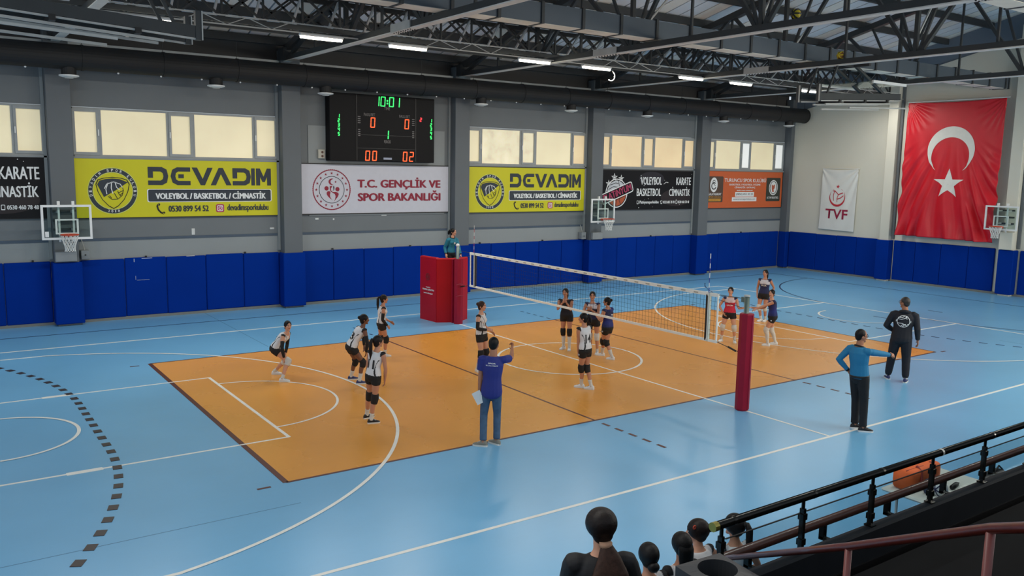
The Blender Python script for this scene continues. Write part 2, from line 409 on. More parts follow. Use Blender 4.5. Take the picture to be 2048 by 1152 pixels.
# windows: five panes between each pair of columns
m_pane = mat('frosted_pane', (232, 220, 184), 0.4, var=0.05, scale=0.9, emit=WIN_EMIT)
m_pane_b = mat('frosted_pane_bright', (236, 238, 236), 0.4, var=0.03, scale=0.9, emit=WIN_EMIT * 1.25)
m_pane_w = mat('frosted_pane_warm', (232, 208, 166), 0.4, var=0.07, scale=0.9, emit=WIN_EMIT)
m_pane_t = mat('frosted_pane_dappled', (232, 222, 190), 0.4, var=0.16, scale=2.6, emit=WIN_EMIT)  # tree shadow and sun patches put into the pane colour
names = {0: 1, 1: 2, 3: 3, 4: 4, 5: 5}
wlab = {1: 'window at the left edge above the black banner', 2: 'five-pane frosted window above the large yellow banner by the left hoop', 3: 'five-pane frosted window right of the scoreboard with tree shadows in the pane colour',
        4: 'five-pane warm frosted window above the black banner with the ball badge', 5: 'five-pane frosted window above the orange banner in the far corner'}
for i, n in names.items():
    x0, x1 = CX[i] + HW + (0.02 if i else 0.02), CX[i + 1] - HW - 0.02
    if i == 5: x1 = CX[6] - 0.26
    w = bpy.data.objects.new('window_%d' % n, None); C.objects.link(w); w.location = ((x0 + x1) / 2, 11.0, 4.8)
    tag(w, wlab[n], kind='structure')
    z0, z1, y = 4.82, 6.22, 11.0
    mb = MB().box(x0, x1, y - 0.02, y + 0.06, z0, z0 + 0.06).box(x0, x1, y - 0.02, y + 0.06, z1 - 0.06, z1).box(x0, x0 + 0.05, y - 0.02, y + 0.06, z0, z1).box(x1 - 0.05, x1, y - 0.02, y + 0.06, z0, z1)
    mb.build('window_frame', m_frame, w)
    box('window_sill', m_wall_lo, w, x0 - 0.02, x1 + 0.02, y - 0.07, y + 0.02, z0 - 0.05, z0)
    L_ = x1 - x0; cut = [0, 0.125, 0.435, 0.56, 0.868, 1.0]
    for k in range(5):
        a, b = x0 + L_ * cut[k], x0 + L_ * cut[k + 1]
        if k: box('mullion', m_frame, w, a - 0.035, a + 0.035, y - 0.02, y + 0.05, z0 + 0.06, z1 - 0.06)
        narrow = k in (0, 2, 4); e = 0.11 if narrow else 0.06
        if narrow:
            MB().box(a + 0.03, b - 0.03, y - 0.045, y, z0 + 0.05, z0 + 0.13).box(a + 0.03, b - 0.03, y - 0.045, y, z1 - 0.13, z1 - 0.05).box(a + 0.03, a + 0.1, y - 0.045, y, z0 + 0.13, z1 - 0.13).box(b - 0.1, b - 0.03, y - 0.045, y, z0 + 0.13, z1 - 0.13).build('sash', m_frame, w)
            h = a + 0.055 if k else b - 0.055
            MB().box(h - 0.014, h + 0.014, y - 0.085, y - 0.045, 5.42, 5.6).build('window_handle', m_white, w)
        pm = m_pane_b if (i == 5 and k in (2, 4)) else (m_pane_w if i == 4 or (i == 3 and k == 4) else (m_pane_t if i == 3 and k in (1, 2) else m_pane))
        box('pane', pm, w, a + e - 0.03, b - e + 0.03, y + 0.012, y + 0.03, z0 + 0.05, z1 - 0.05)

# ---------------------------------------------------------------- end wall
ew = bpy.data.objects.new('wall_right', None); C.objects.link(ew); ew.location = (22.5, 0, 0)
tag(ew, 'pale end wall with blue padding and a large red flag', kind='structure')
def gable(name, m, x0, x1, zoff, y0=FY0, y1=FY1, zb=0.0):
    ys = [y1, RIDGE, y0]
    prof = [(y1, zb)] + [(y, (top_z(y) + zoff)) for y in ys] + [(y0, zb)]
    n = len(prof)
    MB().add([(x0, *p) for p in prof] + [(x1, *p) for p in prof], [tuple(range(n - 1, -1, -1)), tuple(range(n, 2 * n))] + [(i, (i + 1) % n, n + (i + 1) % n, n + i) for i in range(n)]).build(name, m, ew)
gable('wall_panel', m_endwall, 22.5, 22.75, -0.62)
gable('gable_cladding', mat('gable_blue_grey', (104, 116, 130), 0.7, var=0.04, scale=0.5), 22.56, 22.7, 0.35)
for y in (5.28, -0.02, -5.4, -10.8):
    box('column', m_endwall, ew, 22.18, 22.5, y - 0.22, y + 0.22, 0, top_z(y) - 0.25, b=0.012)
    box('edge_strip', m_col, ew, 22.4, 22.5, y - 0.34, y - 0.24, 1.9, top_z(y) - 0.25)  # grey strip put in as the shadow along the column edge
m_padr = m_pad
ys = [10.5, 8.95, 7.85, 6.78, 5.74]
ys2 = [4.93, 3.92, 2.78, 1.62, 0.55]
ys3 = [-0.4, -1.5, -2.6, -3.7, -4.9]
for L_ in (ys, ys2, ys3, [-5.8, -7, -8.2, -9.4, -10.4]):
    for a, b in zip(L_[:-1], L_[1:]):
        MB().bbox(22.42, 22.5, b + 0.006, a - 0.006, 0.09, 1.84 + random.uniform(-0.012, 0.012), b=0.022).build('wall_pad', m_padr, ew)
for y in (5.28, -0.02, -5.4): MB().bbox(22.1, 22.49, y - 0.3, y + 0.3, 0.07, 1.84, b=0.02).build('column_pad', m_padr, ew)
bs = box('baseboard_right', MATS['skirting'], None, 22.44, 22.5, FY0 + 4.8, 10.5, 0.0, 0.09); tag(bs, 'pale skirting along the foot of the padded end wall', kind='structure')

# ---------------------------------------------------------------- near long wall, right of the stand: unseen windows added to brighten the right end
nw = bpy.data.objects.new('wall_near', None); C.objects.link(nw); nw.location = (12, FY0, 0)
tag(nw, 'grey near side wall with added high windows, outside the picture', kind='structure')
box('lower_wall', m_wall, nw, 3.0, FX1, FY0 - .25, FY0, 0, 4.2)
box('upper_wall', m_wall, nw, 3.0, FX1, FY0 - .25, FY0, 6.6, 8.2)
for x in (3.3, 9.82, 16.23, 22.2): box('column', m_col, nw, x - HW, x + HW, FY0 - .25, FY0 + .3, 0, 8.2)
m_added_pane = mat('added_pane', (250, 244, 226), 0.4, var=0.02, emit=3.0)
for k, x in enumerate((6.56, 13.02, 19.2)):
    w = bpy.data.objects.new('window_%d' % (6 + k), None); C.objects.link(w); w.location = (x, FY0, 4.2); tag(w, 'added high window of the near wall lighting the right side, number %d from the stand, outside the picture' % (k + 1), kind='structure')
    h = 2.9 if k < 2 else 2.6
    MB().box(x - h, x + h, FY0 - .1, FY0, 4.2, 4.28).box(x - h, x + h, FY0 - .1, FY0, 6.52, 6.6).box(x - h, x - h + .08, FY0 - .1, FY0, 4.28, 6.52).box(x + h - .08, x + h, FY0 - .1, FY0, 4.28, 6.52).build('window_frame', m_frame, w)
    for j in range(3): box('pane', m_added_pane, w, x - h + .1 + j * (2 * h - .2) / 3, x - h + .06 + (j + 1) * (2 * h - .2) / 3, FY0 - .06, FY0 - .04, 4.28, 6.52)
    ld = bpy.data.lights.new('daylight', 'AREA'); ld.shape = 'RECTANGLE'; ld.size = 2 * h - .2; ld.size_y = 2.2; ld.energy = FILL_WATT; ld.color = (1.0, 0.95, 0.86)  # area light added inside the window to brighten floor and end wall
    lo = bpy.data.objects.new('daylight', ld); C.objects.link(lo); lo.parent = w; lo.location = (0, .06, 1.2); lo.rotation_euler = (R(82), 0, 0)

# ---------------------------------------------------------------- roof
roof = bpy.data.objects.new('ceiling', None); C.objects.link(roof); roof.location = (0, RIDGE, 11.5)
tag(roof, 'sloping grey panel roof on dark steel purlins', kind='structure')
x = FX0; k = 0; PW = 0.62
m_roof2 = mat('roof_panel_pale', (236, 234, 226), 0.6, var=0.08, scale=0.5)
while x < FX1 - .3:
    for ya, yb in ((11.3, RIDGE), (RIDGE, FY0)):
        za, zb = top_z(ya) + 0.38, top_z(yb) + 0.38
        g = 0.03
        MB().add([(x + g, ya, za), (x + PW - g, ya, za), (x + PW - g, yb, zb), (x + g, yb, zb), (x + g, ya, za + 0.1), (x + PW - g, ya, za + 0.1), (x + PW - g, yb, zb + 0.1), (x + g, yb, zb + 0.1)],
                 [(0, 1, 2, 3), (7, 6, 5, 4), (0, 4, 5, 1), (1, 5, 6, 2), (2, 6, 7, 3), (3, 7, 4, 0)]).build('roof_panel', m_roof2 if k % 7 in (2, 5) else m_roof, roof)
    x += PW; k += 1
for ya, yb in ((11.3, RIDGE), (RIDGE, FY0)):
    za, zb = top_z(ya) + 0.5, top_z(yb) + 0.5
    MB().add([(FX0, ya, za), (FX1 + 0.3, ya, za), (FX1 + 0.3, yb, zb), (FX0, yb, zb), (FX0, ya, za + 0.05), (FX1 + 0.3, ya, za + 0.05), (FX1 + 0.3, yb, zb + 0.05), (FX0, yb, zb + 0.05)],
             [(0, 1, 2, 3), (7, 6, 5, 4), (0, 4, 5, 1), (1, 5, 6, 2), (2, 6, 7, 3), (3, 7, 4, 0)]).build('roof_deck', m_black, roof)
for y in (10.6, 8.7, 6.9, 5.1, 3.3, 1.5, -0.3, -2.1, -3.5, -5.3, -7.1, -8.9, -10.7):
    z = top_z(y) + 0.22
    MB().box(FX0, FX1, y - 0.06, y + 0.06, z - 0.09, z + 0.14).build('purlin', m_steel, roof)
def bars(name, L_, w, h, m, par):
    for p, q in L_: MB().bar(p, q, w, h).build(name, m, par)
# transverse trusses, one on each pair of columns
m_flange = mat('lit_flange', (222, 220, 214), 0.5)  # light on the underside put into the flange colour, paler than the chord
TLAB = ['nearest grey roof truss, over the column beside the left wall hoop', 'grey roof truss over the column between yellow and white banners', 'grey roof truss over the column right of the scoreboard',
        'grey roof truss over the column with the middle wall hoop', 'farthest grey roof truss, over the column left of the orange banner']
TX = [-9.84, -3.3, 3.2, 9.75, 16.25]
for i, x in enumerate(TX):
    t = thing('roof_truss', TLAB[i], 'truss', (x, RIDGE, 8.0), group='steel roof trusses')
    MB().box(x - 0.10, x + 0.10, -16.6, 10.85, 7.96, 8.11).build('bottom_chord', m_steel, t)
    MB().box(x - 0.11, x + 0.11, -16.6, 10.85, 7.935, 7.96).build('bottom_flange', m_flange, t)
    for ya, yb in ((10.85, RIDGE), (RIDGE, -16.6)):
        MB().bar((x, ya, top_z(ya)), (x, yb, top_z(yb)), 0.2, 0.2).build('top_chord', m_steel, t)
    bn = [RIDGE + k * 4.4 for k in (-3, -2, -1, 0, 1, 2, 3)]; tn = [RIDGE + k * 2.2 for k in (-5, -3, -1, 1, 3, 5)]
    for y in bn: MB().bar((x, y, 8.1), (x, y, top_z(y) - 0.08), 0.11, 0.11, (1, 0, 0)).build('web_vertical', m_steel, t)
    for j, y in enumerate(tn):
        for yb in (bn[j], bn[j + 1]): MB().bar((x, y + (0.12 if yb > y else -0.12), top_z(y) - 0.08), (x, yb + (-0.16 if yb > y else 0.16), 8.1), 0.10, 0.10).build('web_diagonal', m_steel, t)
        MB().bar((x, y, 8.1), (x, y, top_z(y) - 0.08), 0.06, 0.06, (1, 0, 0)).build('web_vertical', m_steel, t)
    for y in bn[1:-1]:                                              # lighter members fanning out of each lower node
        for s_ in (-1, 1): MB().bar((x, y + s_ * .10, 8.1), (x, y + s_ * 1.15, top_z(y + s_ * 1.15) - .08), 0.07, 0.07).build('web_fan', m_steel, t)
    if i < 4:
        for y in (RIDGE, 1.6): MB().bar((x + .1, y + .2, 8.15), (x + 2.4, y + .2, top_z(y + .2) + .1), 0.045, 0.045).build('knee_brace', m_steel_l, t)
    for y in (2.6, -8.2):                                           # bolted splice
        MB().box(x - 0.125, x + 0.125, y - 0.5, y + 0.5, 7.94, 8.13).build('splice_plate', m_steel_l, t)
        for k in range(8):
            for sx in (-0.06, 0.06): MB().tube([(x + sx, y - 0.42 + k * 0.12, 7.915), (x + sx, y - 0.42 + k * 0.12, 7.945)], 0.018, 6).build('bolt', m_black, t)
    MB().box(x - 0.2, x + 0.2, 10.3, 10.85, 7.97, 8.35).build('bearing_plate', m_steel, t)
# long box lattice running down the hall
lg = thing('lattice_girder', 'long dark lattice girder of crossed struts running down the hall under the roof', 'girder', (4, 6, 8.13))
x0, x1 = -13.0, 22.3; n = 34; dx = (x1 - x0) / n
for y, z in ((5.6, 8.22), (6.5, 8.22), (5.6, 9.12), (6.5, 9.12)): MB().box(x0, x1, y - 0.06, y + 0.06, z - 0.06, z + 0.06).build('chord', m_steel, lg)
for k in range(n):
    a, b = x0 + k * dx, x0 + (k + 1) * dx
    for y in (5.6, 6.5):
        MB().bar((a, y, 8.26), (b, y, 9.08), 0.05, 0.05).build('brace', m_steel, lg); 
        MB().bar((b, y, 8.26), (a, y, 9.08), 0.05, 0.05).build('brace', m_steel, lg)
    MB().bar((b, 6.5, 8.26), (b, 5.6, 9.08), 0.055, 0.055, (1, 0, 0)).build('strut', m_steel_l, lg)
    MB().bar((b, 5.6, 8.26), (b, 5.6, 9.08), 0.05, 0.05, (1, 0, 0)).build('strut', m_steel, lg)
# thin light-carrying lattice and the tube lights
lt = thing('light_truss', 'thin open lattice rail carrying the row of tube lights', 'lattice rail', (4, 4.95, 7.98))
for y, z in ((4.95, 8.0), (5.12, 8.24)):
    for a, b in [(-13, -9.97)] + [(TX[i] + 0.13, (TX[i + 1] - 0.13) if i < 4 else 22.3) for i in range(5)]:
        MB().box(a, b, y - 0.015, y + 0.015, z - 0.015, z + 0.015).build('rail', m_steel_l, lt)
for i in range(5):
    a, b = TX[i] + 1.9, (TX[i + 1] - 1.9 if i < 4 else 21.5)
    k = int((b - a) / 0.5); st = (b - a) / k
    for j in range(k):
        p, q = (a + j * st, 4.95, 8.0), (a + (j + 1) * st, 5.12, 8.24)
        if j % 2: p, q = (a + j * st, 5.12, 8.24), (a + (j + 1) * st, 4.95, 8.0)
        MB().bar(p, q, 0.018, 0.018).build('zigzag', m_steel_l, lt)
m_led = mat('lit_tube', (255, 248, 224), 0.4, var=0.01, emit=LED_EMIT)
LX = [-10.9, -8.7, -4.45, -1.95, 2.35, 4.8, 9.1, 11.7, 15.7, 18.2, 20.0, 21.2]
def stuck_ball(lab, c, m1, m2):
    o = thing('ball', lab, 'ball', (c[0], c[1], c[2] - .11), group='balls stuck in the roof'); s_ = MB().ball(c, .11, nu=18, nv=12).build('skin', m1, o, True)
    for k in range(3): MB().tube([(c[0] + .111 * math.cos(q), c[1] + .111 * math.sin(q) * math.cos(1.05 * k), c[2] + .111 * math.sin(q) * math.sin(1.05 * k)) for q in [2 * PI * i / 20 for i in range(20)]], .02, 5, closed=True).build('panel_band', m2, o)
stuck_ball('yellow and dark ball stuck on the chord of a roof truss', (3.2, -3.75, 8.23), mat('ball_yellow', (196, 178, 40), 0.5), m_black)
stuck_ball('brown and yellow ball stuck among the far roof trusses', (9.75, -.45, 8.23), mat('ball_brown', (140, 92, 44), 0.6), MATS['ball_yellow'])
def tube_light(x, y, h, lab, grp):
    o = thing('tube_light', lab, 'light', (x, y, 7.93), group=grp)
    MB().bbox(x - h, x + h, y - .08, y + .08, 7.93, 7.985, b=0.012).build('housing', m_white, o)
    MB().tube([(x - h + 0.02, y, 7.91), (x - h * 0.3, y, 7.905), (x + h * 0.3, y, 7.905), (x + h - 0.02, y, 7.91)], 0.042, 10).build('tube', m_led, o, True)
    ld = bpy.data.lights.new('tube_glow', 'AREA'); ld.shape = 'RECTANGLE'; ld.size = 2 * h; ld.size_y = 0.12; ld.energy = LED_WATT * (1.0 if y > 0 else 0.65) * (1.0 if h > .5 else (.5 if x < 21 else .15)); ld.color = (1.0, 0.96, 0.88)
    lo = bpy.data.objects.new('tube_glow', ld); C.objects.link(lo); lo.parent = o; lo.location = (0, 0, -0.08)
for i, x in enumerate(LX):
    tube_light(x, 4.95, 0.58 if i < 9 else 0.32, 'lit white tube light, %s from the left in the row along the girder' % ['first', 'second', 'third', 'fourth', 'fifth', 'sixth', 'seventh', 'eighth', 'ninth', 'tenth', 'eleventh', 'last'][i], 'tube lights under the roof')
MB().tube([(5.42 + .16 * math.sin(q), 4.95, 7.72 + .16 * math.cos(q)) for q in [R(20 + 15 * i) for i in range(14)]], .02, 6).build('hanging_hook', m_white, bpy.data.objects['tube_light.005'], True)
for x in [-15.5, -13.0] + LX[:11]:      # the matching row over the stand side, above the picture
    k_ = ([-15.5, -13.0] + LX[:11]).index(x)
    tube_light(x, -10.55, 0.58, 'lit white tube light over the stand side, %s from the left, above the picture' % ['first', 'second', 'third', 'fourth', 'fifth', 'sixth', 'seventh', 'eighth', 'ninth', 'tenth', 'eleventh', 'twelfth', 'last'][k_], 'tube lights over the stand side')

# rectangular air ducts hung beside the ridge
m_ductb = mat('duct_blue_grey', (84, 94, 104), 0.5, 0.2, var=0.06, scale=0.8)
m_ductu = mat('duct_underside_foil', (232, 228, 214), 0.5, 0.0, var=0.16, scale=1.3)
def box_duct(y0, y1, xa, xb, lab):
    d = thing('air_duct', lab, 'duct', ((xa + xb) / 2, (y0 + y1) / 2, 8.05), group='rectangular air ducts')
    x = xa
    while x < xb - 0.2:
        e = min(x + 1.25, xb)
        MB().box(x + 0.04, e - 0.04, y0, y1, 8.14, 8.60).build('duct_section', m_ductb, d)
        MB().box(x + 0.05, e - 0.05, y0 + 0.03, y1 - 0.03, 8.13, 8.14).build('foil_panel', m_ductu, d)
        MB().box(x - 0.04, x + 0.04, y0 - 0.04, y1 + 0.04, 8.12, 8.63).build('flange', m_steel, d)
        x = e
    MB().box(xb - 0.03, xb + 0.03, y0 - 0.04, y1 + 0.04, 8.12, 8.63).build('flange', m_steel, d)
box_duct(0.45, 1.0, -12.0, 22.0, 'long blue-grey rectangular air duct near the roof ridge, ending before the end wall')
box_duct(-7.75, -7.2, -2.0, 21.6, 'rectangular air duct at the upper right corner, nearer the stand')

# round dark duct along the far wall with drum diffusers
rd = thing('round_duct', 'thick dark round air duct running along the far wall under the roof', 'duct', (3, 9.9, 7.48))
DC = V((0, 9.9, 7.47)); xs = [-19.8]
while xs[-1] < 21: xs.append(xs[-1] + 2.1)
xs[-1] = 22.2
for a, b in zip(xs[:-1], xs[1:]):
    MB().tube([(a, 9.9, 7.47), (b, 9.9, 7.47)], 0.335, 28).build('duct_section', m_dark, rd, False)
    MB().tube([(b - 0.03, 9.9, 7.47), (b + 0.03, 9.9, 7.47)], 0.35, 28).build('duct_collar', m_dark, rd)
    MB().bar((b, 9.9, 7.8), (b, 9.9, 8.3), 0.012, 0.012, (1, 0, 0)).build('hanger', m_steel, rd)
for k in range(30):
    MB().ball((-11.8 + k * 1.13, 9.86, 7.125), 0.028, nu=8, nv=6).build('rivet', m_white, rd)
for x in (-9.64, -5.73, -2.29, 3.63, 7.78, 11.82, 16.49, 21.08):
    MB().tube([(x, 9.9, 7.2), (x, 9.9, 6.97)], 0.19, 20).build('diffuser_drum', m_dark, rd)
    dr = MB().tube([(x, 9.9, 6.985), (x, 9.9, 6.955), (x, 9.9, 6.93)], [0.25, 0.25, 0.17], 24).build('diffuser_ring', m_white, rd)
    MB().tube([(x, 9.9, 6.93), (x, 9.9, 6.90)], [0.13, 0.10], 16).build('diffuser_cone', m_steel_l, dr)

# ceiling-hung basketball frames, folded up at both ends of the court
def folded_hoop(s, lab):
    t = thing('folded_basketball_frame', lab, 'hoop frame', (s * 11.0, 0, 7.0), group='ceiling-hung hoop frames')
    X = lambda v: s * v
    for y in (-0.35, 0.35):
        MB().bar((X(9.0), y, 6.98), (X(13.2), y, 7.22), 0.10, 0.20).build('side_beam', m_steel, t)
        MB().bar((X(9.0), y, 6.86), (X(13.2), y, 7.10), 0.06, 0.03).build('bright_edge', m_steel_l, t)
        MB().bar((X(9.5), y * 0.6, 6.80), (X(12.9), y * 0.6, 6.99), 0.045, 0.045).build('tube', m_steel_l, t)
        MB().bar((X(10.3), y * 1.4, 6.72), (X(13.4), y * 1.4, 6.86), 0.045, 0.045).build('tube', m_steel_l, t)
        MB().bar((X(12.6), y, 7.1), (X(10.6), y, 8.05), 0.08, 0.08).build('arm', m_steel, t)
        MB().bar((X(9.3), y, 7.0), (X(9.79), y, 7.95), 0.05, 0.05).build('stay', m_steel, t)
    for y in (-0.35, 0.35):
        MB().box(min(X(8.9), X(9.0)), max(X(8.9), X(9.0)), y - .06, y + .06, 6.84, 7.34).build('end_plate', m_steel, t)
        MB().box(min(X(8.88), X(8.9)), max(X(8.88), X(8.9)), y - .075, y - .04, 6.84, 7.34).build('edge_strip', m_steel_l, t)
    for x in (9.9, 11.2, 12.4): MB().box(min(X(x), X(x + 0.1)), max(X(x), X(x + 0.1)), -0.42, 0.42, 6.80 + (x - 9) * 0.055, 6.90 + (x - 9) * 0.055).build('cross_piece', m_black, t)
    MB().box(min(X(10.8), X(12.6)), max(X(10.8), X(12.6)), -0.9, 0.9, 7.50, 7.53).build('backboard', MATS['board_glass'], t)
    for y in (-0.9, 0.9): MB().box(min(X(10.8), X(12.6)), max(X(10.8), X(12.6)), y - 0.03, y + 0.03, 7.47, 7.55).build('board_edge', m_white, t)
    MB().bar((X(10.6), -0.9, 8.0), (X(10.6), 0.9, 8.0), 0.1, 0.1).build('hanger_bar', m_steel, t)
    for y in (-0.35, 0.35): MB().bar((X(10.65), y, 8.0), (X(9.79), y, 8.0), 0.08, 0.08).build('hanger_arm', m_steel, t)
glass('board_glass', (240, 247, 245), 0.05)
folded_hoop(-1, 'folded ceiling-hung basketball frame of dark beams at the upper left corner')
folded_hoop(1, 'folded ceiling-hung basketball frame of dark beams above the far end of the court')

# ================================================================== BANNERS
def wallframe(x0, z0, y): return frame((x0, y, z0), (1, 0, 0), (0, 0, 1))
m_yel = mat('banner_yellow', (206, 200, 16), 0.55, var=0.03, scale=0.8)
m_ink = mat('banner_ink', (44, 52, 62), 0.6)
m_pw = mat('print_white', (232, 234, 234), 0.6, var=0.02)
m_bk = mat('banner_black', (24, 24, 27), 0.6, var=0.2, scale=0.6, spec=.2)
m_maroon = mat('print_maroon', (140, 18, 48), 0.6)
m_banw = mat('banner_white', (196, 196, 206), 0.5, var=0.02)
m_oran = mat('banner_orange', (206, 98, 52), 0.55, var=0.05, scale=0.5)
def banner(name, lab, mm, x0, x1, z0, z1, edge=m_black, e=0.02, xs=None):
    xs = x0 if xs is None else xs
    t = thing('banner', lab, 'banner', ((x0 + x1) / 2, 10.94, z0), group='printed wall banners')
    MB().box(x0, x1, 10.945, 10.975, z0, z1).build('print_panel', mm, t)
    MB().box(x0 - e, x1 + e, 10.935, 10.985, z0 - e, z0).box(x0 - e, x1 + e, 10.935, 10.985, z1, z1 + e).box(x0 - e, x0, 10.935, 10.985, z0, z1).box(x1, x1 + e, 10.935, 10.985, z0, z1).build('frame', edge, t)
    return t, wallframe(xs, z0, 10.945), x1 - xs, z1 - z0
LET = {
 'D': [[(0, 1), (.75, 1), (1.0, .86), (1.08, .5), (1.0, .14), (.75, 0), (0, 0), (0, .25), (.66, .25), (.78, .33), (.82, .5), (.78, .67), (.66, .75), (.27, .75), (.27, .4), (0, .4)]],
 'E': [[(1.08, 1), (.36, 1), (.1, .86), (0, .5), (.1, .14), (.36, 0), (1.08, 0), (1.08, .24), (.42, .24), (.3, .32), (.26, .5), (.3, .68), (.42, .76), (1.08, .76)], rect(.42, .72, .39, .61)],
 'V': [[(0, 1), (.3, 1), (.6, .36), (.88, 1), (1.18, 1), (.72, 0), (.48, 0)]],
 'A': [[(0, 0), (.3, 0), (.6, .64), (.9, 0), (1.2, 0), (.72, 1), (.48, 1)]],
 'I': [rect(0, .22, 0, 1)],
 'M': [[(0, 0), (0, 1), (.24, 1), (.45, .52), (.66, 1), (.9, 1), (.9, 0), (.66, 0), (.66, .5), (.52, .2), (.38, .2), (.24, .5), (.24, 0)]]}
def yellow(lab, x0, x1, z0, z1, xs=None):
    t, P, w, h = banner('banner', lab, m_yel, x0, x1, z0, z1, xs=xs)
    sx = 0.625 * w / 6.96; sy = 0.315 * h; ox, oy = 0.33 * w, 0.555 * h
    for c, px in zip('DEVADIM', (0, 1.2, 2.36, 3.4, 4.67, 5.77, 6.06)):
        L_ = LET[c]
        big = [[(ox + (px + a) * sx, oy + b * sy) for a, b in l] for l in L_]
        cxm = sum(p[0] for p in big[0]) / len(big[0]); cym = sum(p[1] for p in big[0]) / len(big[0])
        flat('letter', big, m_ink, t, P, 0.006)
    flat('pill_outline', [rrect(.323 * w, .957 * w, .258 * h, .485 * h, .05)], m_pw, t, P, 0.004)
    flat('pill', [rrect(.328 * w, .952 * w, .268 * h, .475 * h, .045)], m_ink, t, P, 0.006)
    text('lettering', 'VOLEYBOL / BASKETBOL / CİMNASTİK', m_pw, t, P, .362 * w, .925 * w, .31 * h, .45 * h, 0.009, fat=.012)
    text('lettering', '0530 899 54 52', m_ink, t, P, .422 * w, .622 * w, .085 * h, .195 * h, 0.006, fat=.010)
    text('lettering', 'devadimsporkulubu', m_ink, t, P, .717 * w, .938 * w, .06 * h, .21 * h, 0.006, fat=.008)
    a = .385 * w; b = .14 * h
    flat('phone_icon', [stroke([(a - .07, b + .14), (a - .10, b + .08), (a - .07, b - .03), (a + .0, b - .11), (a + .09, b - .15)], .05), circ(a - .045, b + .13, .035, 12), circ(a + .09, b - .12, .035, 12)], m_black, t, P, 0.006)
    a = .68 * w; s_ = .125
    flat('camera_icon', [rrect(a - s_, a + s_, b - s_, b + s_, .05)], mat('icon_magenta', (176, 44, 96), 0.5, var=0.3, scale=8), t, P, 0.006)
    flat('camera_icon_line', [rrect(a - .09, a + .09, b - .09, b + .09, .035), rrect(a - .07, a + .07, b - .07, b + .07, .03), circ(a, b, .05, 20), circ(a, b, .032, 20), circ(a + .05, b + .05, .011, 8)], m_pw, t, P, 0.008)
    # round club badge
    a, b, r = .167 * w, .453 * h, .66
    flat('badge_rim', [circ(a, b, r * 1.03, 56), circ(a, b, r * .80, 56)], mat('badge_lime', (206, 214, 120), 0.6), t, P, 0.004)
    flat('badge_ring', [circ(a, b, r, 56), circ(a, b, r * .83, 56)], m_ink, t, P, 0.006)
    s = 'DEVADIM SPOR KULÜBÜ'
    for i, ch in enumerate(s):
        if ch == ' ': continue
        an = R(192 - i * 204 / (len(s) - 1)); px, py = a + r * .915 * math.cos(an), b + r * .915 * math.sin(an)
        text('badge_letter', ch, m_pw, t, P, px - (.028 if ch != 'I' else .008), px + (.028 if ch != 'I' else .008), py - .038, py + .038, 0.009, 0.01, an - PI / 2)
    for i, ch in enumerate('2018'):
        px = a - .135 + i * .09; hw_ = .025 if ch != '1' else .011; text('badge_letter', ch, m_pw, t, P, px - hw_, px + hw_, b - r * .915 - .03 + abs(i - 1.5) * .012, b - r * .915 + .04 + abs(i - 1.5) * .012, 0.009, 0.01)
    sh = [(-.70, .30), (-.60, .50), (-.35, .58), (0, .62), (.35, .58), (.60, .50), (.70, .30), (.62, -.05), (.45, -.4), (.2, -.68), (0, -.8), (-.2, -.68), (-.45, -.4), (-.62, -.05)]
    sc = lambda k, dy=0: [(a + p[0] * r * k, b + (p[1] * k + dy) * r) for p in sh]
    flat('shield_line', [sc(1.0), sc(.95)], m_black, t, P, 0.006)
    flat('shield_half', [[(a + r * p, b + r * q) for p, q in ((-.63, .28), (-.54, .45), (-.3, .52), (0, .55), (.3, .52), (.62, .38), (.1, .02), (-.38, -.27))]], m_ink, t, P, 0.007)
    bx, by, br = a + .03 * r, b - .0 * r, .40 * r
    top = lambda pts: [(bx + br * p, by + br * q) for p, q in pts]
    for pts in ([(-.95, .25), (-.7, .75), (0, 1.0), (.7, .75), (.95, .28)], [(-.55, .9), (-.8, .2), (-.72, -.35)], [(-.2, 1.0), (-.25, .3), (-.1, -.3)], [(.15, 1.0), (.3, .4), (.6, .1)]):
        flat('ball_line', [stroke(top(pts), .022)], m_pw, t, P, 0.010)
    for pts in ([(-.6, -.6), (-.2, -.95), (.4, -.9), (.85, -.5), (1.0, .1), (.9, .4)], [(-.45, -.5), (-.25, -.8)], [(.05, -.25), (.35, -.85)], [(.4, 0), (.55, -.4), (.75, -.6)], [(.5, -.2), (.98, .05)], [(.6, -.45), (.98, -.2)]):
        flat('ball_line', [stroke(top(pts), .018)], m_black, t, P, 0.010)
    return t
yellow('yellow sports club banner right of the left wall hoop, the larger in view', -9.50, -3.50, 3.06, 4.78)
yellow('yellow sports club banner right of the referee stand and scoreboard', 3.66, 9.48, 3.03, 4.74, 3.80)

